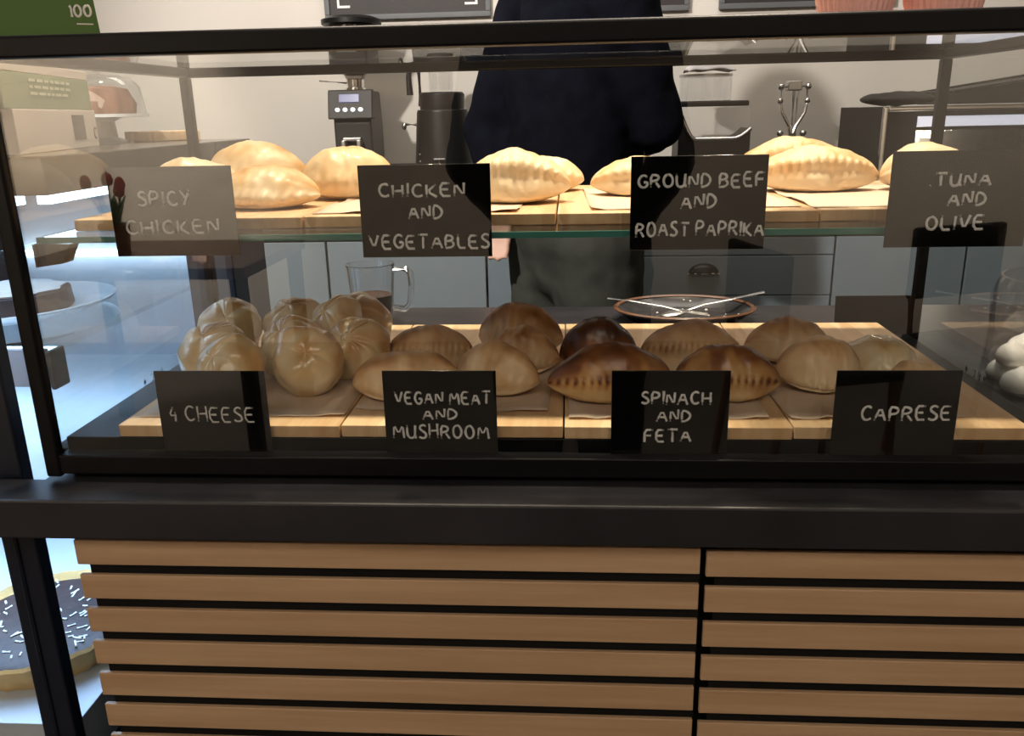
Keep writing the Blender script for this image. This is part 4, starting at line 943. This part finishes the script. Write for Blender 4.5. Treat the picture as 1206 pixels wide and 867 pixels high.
def hand(bm, wrist, fwd, side, curl):
    # palm with four fingers of unequal length and a thumb from its side; fwd = along the fingers, side = towards the thumb
    w_ = Vector(wrist); f = Vector(fwd).normalized(); s = Vector(side); s = (s-f*s.dot(f)).normalized(); nn_ = f.cross(s)
    Mx = Matrix((s, f, nn_)).transposed()
    ell(bm, w_+f*0.048, (0.040, 0.050, 0.016), 16, 10, Mx)
    for k, (o_, L) in enumerate(((0.028, 0.070), (0.010, 0.078), (-0.010, 0.073), (-0.028, 0.057))):
        p = w_+f*0.085+s*o_; d = f.copy(); pts = [(*p, 0.0095)]
        for i, fr_ in enumerate((0.45, 0.30, 0.25)):
            ang = curl*(0.5+0.5*i)
            d = (f*math.cos(ang)+nn_*math.sin(ang))
            p = p+d*L*fr_; pts.append((*p, 0.0088-0.0008*i))
        limb(bm, pts)
    p = w_+f*0.025+s*0.030; q = p+(s*0.75+f*0.65+nn_*0.3).normalized()*0.036; r_ = q+(f*0.9+s*0.25+nn_*0.45).normalized()*0.030
    limb(bm, [(*p, 0.0125), (*q, 0.0105), (*r_, 0.0088)])
def person(name, label, loc, rz, arms, colours):
    b = B()
    # head with a face (looking along +y)
    hc = Vector((0, 0.015, 1.645))
    ell(b, hc, (0.074, 0.094, 0.112), 28, 20); ell(b, hc+Vector((0, 0.032, -0.060)), (0.052, 0.052, 0.055), 20, 12)
    limb(b, [(0, 0.105, 1.660, 0.009), (0, 0.122, 1.628, 0.013)])
    for sx in (-1, 1):
        ell(b, hc+Vector((sx*0.076, -0.005, -0.008)), (0.012, 0.020, 0.032), 12, 8)
        ell(b, hc+Vector((sx*0.031, 0.080, 0.028)), (0.024, 0.014, 0.007), 12, 8)
    ell(b, hc+Vector((0, 0.083, -0.058)), (0.024, 0.012, 0.006), 12, 8); ell(b, hc+Vector((0, 0.080, -0.069)), (0.020, 0.012, 0.006), 12, 8)
    limb(b, [(0, 0, 1.58, 0.052), (0, -0.015, 1.48, 0.056)])
    limb(b, [(0, -0.01, 1.43, 0.090), (0, 0.0, 1.25, 0.115), (0, 0.0, 1.08, 0.105), (0, 0.0, 0.96, 0.120)])
    for sx in (-1, 1):
        A = arms[sx]
        limb(b, [(sx*0.06, -0.01, 1.455, 0.060), (sx*0.165, -0.01, 1.425, 0.054)])
        e, wv = A['elbow'], A['wrist']
        limb(b, [(sx*0.165, -0.01, 1.425, 0.052), (*e, 0.038), (*Vector(e).lerp(Vector(wv), 0.3), 0.040), (*wv, 0.026)])
        hand(b, wv, A['fwd'], A['side'], A['curl'])
        limb(b, [(sx*0.085, 0, 0.93, 0.092), (sx*0.095, 0.012, 0.50, 0.056), (sx*0.098, -0.012, 0.36, 0.056), (sx*0.100, -0.012, 0.085, 0.040)])
        limb(b, [(sx*0.100, -0.03, 0.05, 0.038), (sx*0.108, 0.11, 0.030, 0.030)])
    me = evaluated(b, 0.0062, 6); me.materials.clear(); me.materials.append(M['skin'])
    me.polygons.foreach_set('use_smooth', [True]*len(me.polygons))
    root = bpy.data.objects.new(name, me); C.objects.link(root); root.location = loc; root.rotation_euler.z = rz
    tag(root, label, 'person')
    def garment(nm, b, vox, it, mt):
        me = evaluated(b, vox, it); me.materials.clear(); me.materials.append(mt)
        for v in me.vertices:
            k = 0.004*noise.noise(v.co*14)+0.003*noise.noise(v.co*30); v.co += v.normal*k
        me.polygons.foreach_set('use_smooth', [True]*len(me.polygons))
        o = bpy.data.objects.new(nm, me); C.objects.link(o); o.parent = root; return o
    b = B()
    limb(b, [(0, -0.012, 1.50, 0.072), (0, -0.01, 1.44, 0.108), (0, 0.0, 1.25, 0.130), (0, 0.0, 1.08, 0.128), (0, 0.0, 0.96, 0.148)])
    for sx in (-1, 1):
        A = arms[sx]; e, wv = A['elbow'], A['wrist']
        limb(b, [(sx*0.062, -0.012, 1.27, 0.108), (sx*0.055, -0.012, 1.10, 0.105)])
        limb(b, [(sx*0.05, -0.01, 1.475, 0.068), (sx*0.165, -0.01, 1.425, 0.068)])
        limb(b, [(sx*0.165, -0.01, 1.425, 0.068), (*e, 0.056), (*Vector(e).lerp(Vector(wv), 0.9), 0.041)])
        limb(b, [(sx*0.070, 0, 0.98, 0.118), (sx*0.07, 0, 0.93, 0.118)])
    sw = garment('sweater', b, 0.010, 8, colours[0])
    for v in sw.data.vertices: v.co.z = max(v.co.z, 0.965)
    b = B()
    for sx in (-1, 1):
        limb(b, [(sx*0.080, 0, 0.92, 0.112), (sx*0.095, 0.012, 0.50, 0.080), (sx*0.100, -0.008, 0.10, 0.066)])
    limb(b, [(0, 0, 1.00, 0.130), (0, 0, 0.95, 0.136), (0, 0, 0.88, 0.115)])
    garment('trousers', b, 0.010, 8, colours[1])
    for sx in (-1, 1):
        b = B(); limb(b, [(sx*0.100, -0.035, 0.050, 0.048), (sx*0.106, 0.05, 0.046, 0.045), (sx*0.110, 0.130, 0.038, 0.036)])
        limb(b, [(sx*0.100, -0.02, 0.06, 0.046), (sx*0.100, -0.015, 0.11, 0.048)])
        for v in b.verts: v.co.z = max(v.co.z, 0.001)
        garment('shoe', b, 0.008, 4, M['shoe'])
    b = B(); ell(b, hc+Vector((0, -0.016, 0.026)), (0.084, 0.100, 0.106), 28, 18); ell(b, hc+Vector((0, -0.050, -0.045)), (0.078, 0.062, 0.095), 24, 14)
    for v in b.verts:
        if v.co.y > hc.y+0.045 and v.co.z < hc.z+0.060: v.co.y = hc.y+0.045
    garment('hair', b, 0.008, 3, M['hair'])
    b = B()
    for sx in (-1, 1): ell(b, hc+Vector((sx*0.031, 0.086, 0.012)), (0.011, 0.009, 0.007), 12, 8)
    o = obj('eyes', b, M['ceramic'], root)
    b = B()
    for sx in (-1, 1): ell(b, hc+Vector((sx*0.031, 0.0935, 0.012)), (0.0045, 0.0025, 0.0045), 10, 6)
    obj('pupils', b, M['hair'], o)
    return root
person('person', 'person in a dark navy sweater and olive trousers standing behind the case', (0.010, 1.285, 0.0), R_(-50), {
    -1: dict(elbow=(-0.190, -0.105, 1.165), wrist=(-0.112, -0.135, 1.035), fwd=(0.10, -0.10, -1), side=(0.7, 0.5, 0), curl=0.35),
    1: dict(elbow=(0.178, 0.085, 1.175), wrist=(-0.060, 0.190, 1.120), fwd=(-0.4, 1, -0.05), side=(-0.5, 0, 1), curl=0.6)}, (M['navy'], M['trouser'])).scale = (1.06, 1.06, 1.06)
person('person', 'person in black clothes standing before the case, mirrored dimly in the front glass', (0.0, -1.12, 0.0), R_(0), {
    -1: dict(elbow=(-0.235, -0.10, 1.160), wrist=(-0.130, -0.215, 1.000), fwd=(0.8, -0.2, -0.3), side=(0, 0, 1), curl=0.5),
    1: dict(elbow=(0.235, -0.10, 1.160), wrist=(0.130, -0.235, 0.960), fwd=(-0.8, -0.2, -0.3), side=(0, 0, 1), curl=-0.5)}, (M['navy'], M['navy']))

# ------------------------------------------------------------------ cafe side, seen only as reflections in the glass
t = thing('cafe_table', 'brown wooden table with a tulip pot, mirrored at the left of the glass', 'table', (-1.62, -2.35, 0.0))
b = B(); box(b, -0.42, 0.50, -0.36, 0.34, 0.745, 0.785, 0.004); obj('tabletop', b, M['table'], t)
for sx in (-0.38, 0.46):
    for sy in (-0.32, 0.30):
        b = B(); box(b, sx-0.025, sx+0.025, sy-0.025, sy+0.025, 0.0, 0.7445, 0.003); obj('leg', b, M['blackmatte'], t)
t = thing('tulip_pot', 'wicker pot of red tulips on the brown table, mirrored in the glass', 'plant', (-1.72, -2.30, 0.785))
b = B(); lathe(b, [(0.001, 0.0), (0.044, 0.0), (0.055, 0.115), (0.058, 0.122), (0.050, 0.122), (0.042, 0.10), (0.001, 0.10)], 40, ribs=20, ribamp=0.02); obj('pot', b, M['terracotta'], t)
rnd = random.Random(2)
for k, (dx, dy, hh) in enumerate(((0.0, 0.0, 0.26), (0.05, 0.02, 0.22), (-0.085, 0.0, 0.25), (0.03, -0.03, 0.24), (-0.03, 0.02, 0.21))):
    b = B(); tube(b, [(dx*0.3, dy*0.3, 0.10), (dx*0.6, dy*0.6, 0.10+(hh-0.1)*0.5), (dx, dy, hh)], 0.004, 8); obj('stem', b, M['leaf'], t)
    b = B(); lathe(b, [(0.002, 0.0), (0.016, 0.008), (0.020, 0.025), (0.014, 0.046), (0.003, 0.055)], 18, c=(dx, dy, hh), ribs=3, ribamp=0.10); obj('tulip', b, M['tulip'], t)
for k in range(7):
    a = 2*PI*k/7; b = B(); dx, dy = math.cos(a), math.sin(a)
    pr = [(0.015, 0.10, 0.006), (0.030, 0.16, 0.016), (0.045, 0.20, 0.012), (0.060, 0.225, 0.001)]
    l_, r_ = [], []
    for rr, zz, ww in pr:
        l_.append(b.verts.new((dx*rr-dy*ww, dy*rr+dx*ww, zz))); r_.append(b.verts.new((dx*rr+dy*ww, dy*rr-dx*ww, zz)))
    for i in range(3): b.faces.new((l_[i], r_[i], r_[i+1], l_[i+1]))
    o = obj('leaf', b, M['leaf'], t); md = o.modifiers.new('s', 'SOLIDIFY'); md.thickness = 0.002
def chair(loc, rz, label):
    t = thing('cafe_chair', label, 'chair', loc, rz, 'black cafe chairs')
    b = B(); box(b, -0.21, 0.21, -0.21, 0.21, 0.44, 0.475, 0.012); obj('seat', b, M['blackmatte'], t)
    b = B(); box(b, -0.20, 0.20, 0.195, 0.225, 0.60, 0.86, 0.012); obj('backrest', b, M['blackmatte'], t)
    for sx in (-0.185, 0.185):
        b = B(); tube(b, [(sx, -0.185, 0.44), (sx*1.08, -0.20, 0.0)], 0.014); obj('leg', b, M['table'], t)
        b = B(); tube(b, [(sx, 0.205, 0.62), (sx, 0.19, 0.44), (sx*1.08, 0.24, 0.0)], 0.014); obj('leg', b, M['table'], t)
    return t
chair((1.48, -2.15, 0.0), R_(160), 'black chair mirrored at the right of the front glass')
chair((0.80, -1.95, 0.0), R_(75), 'black chair mirrored low in the caprese sign')
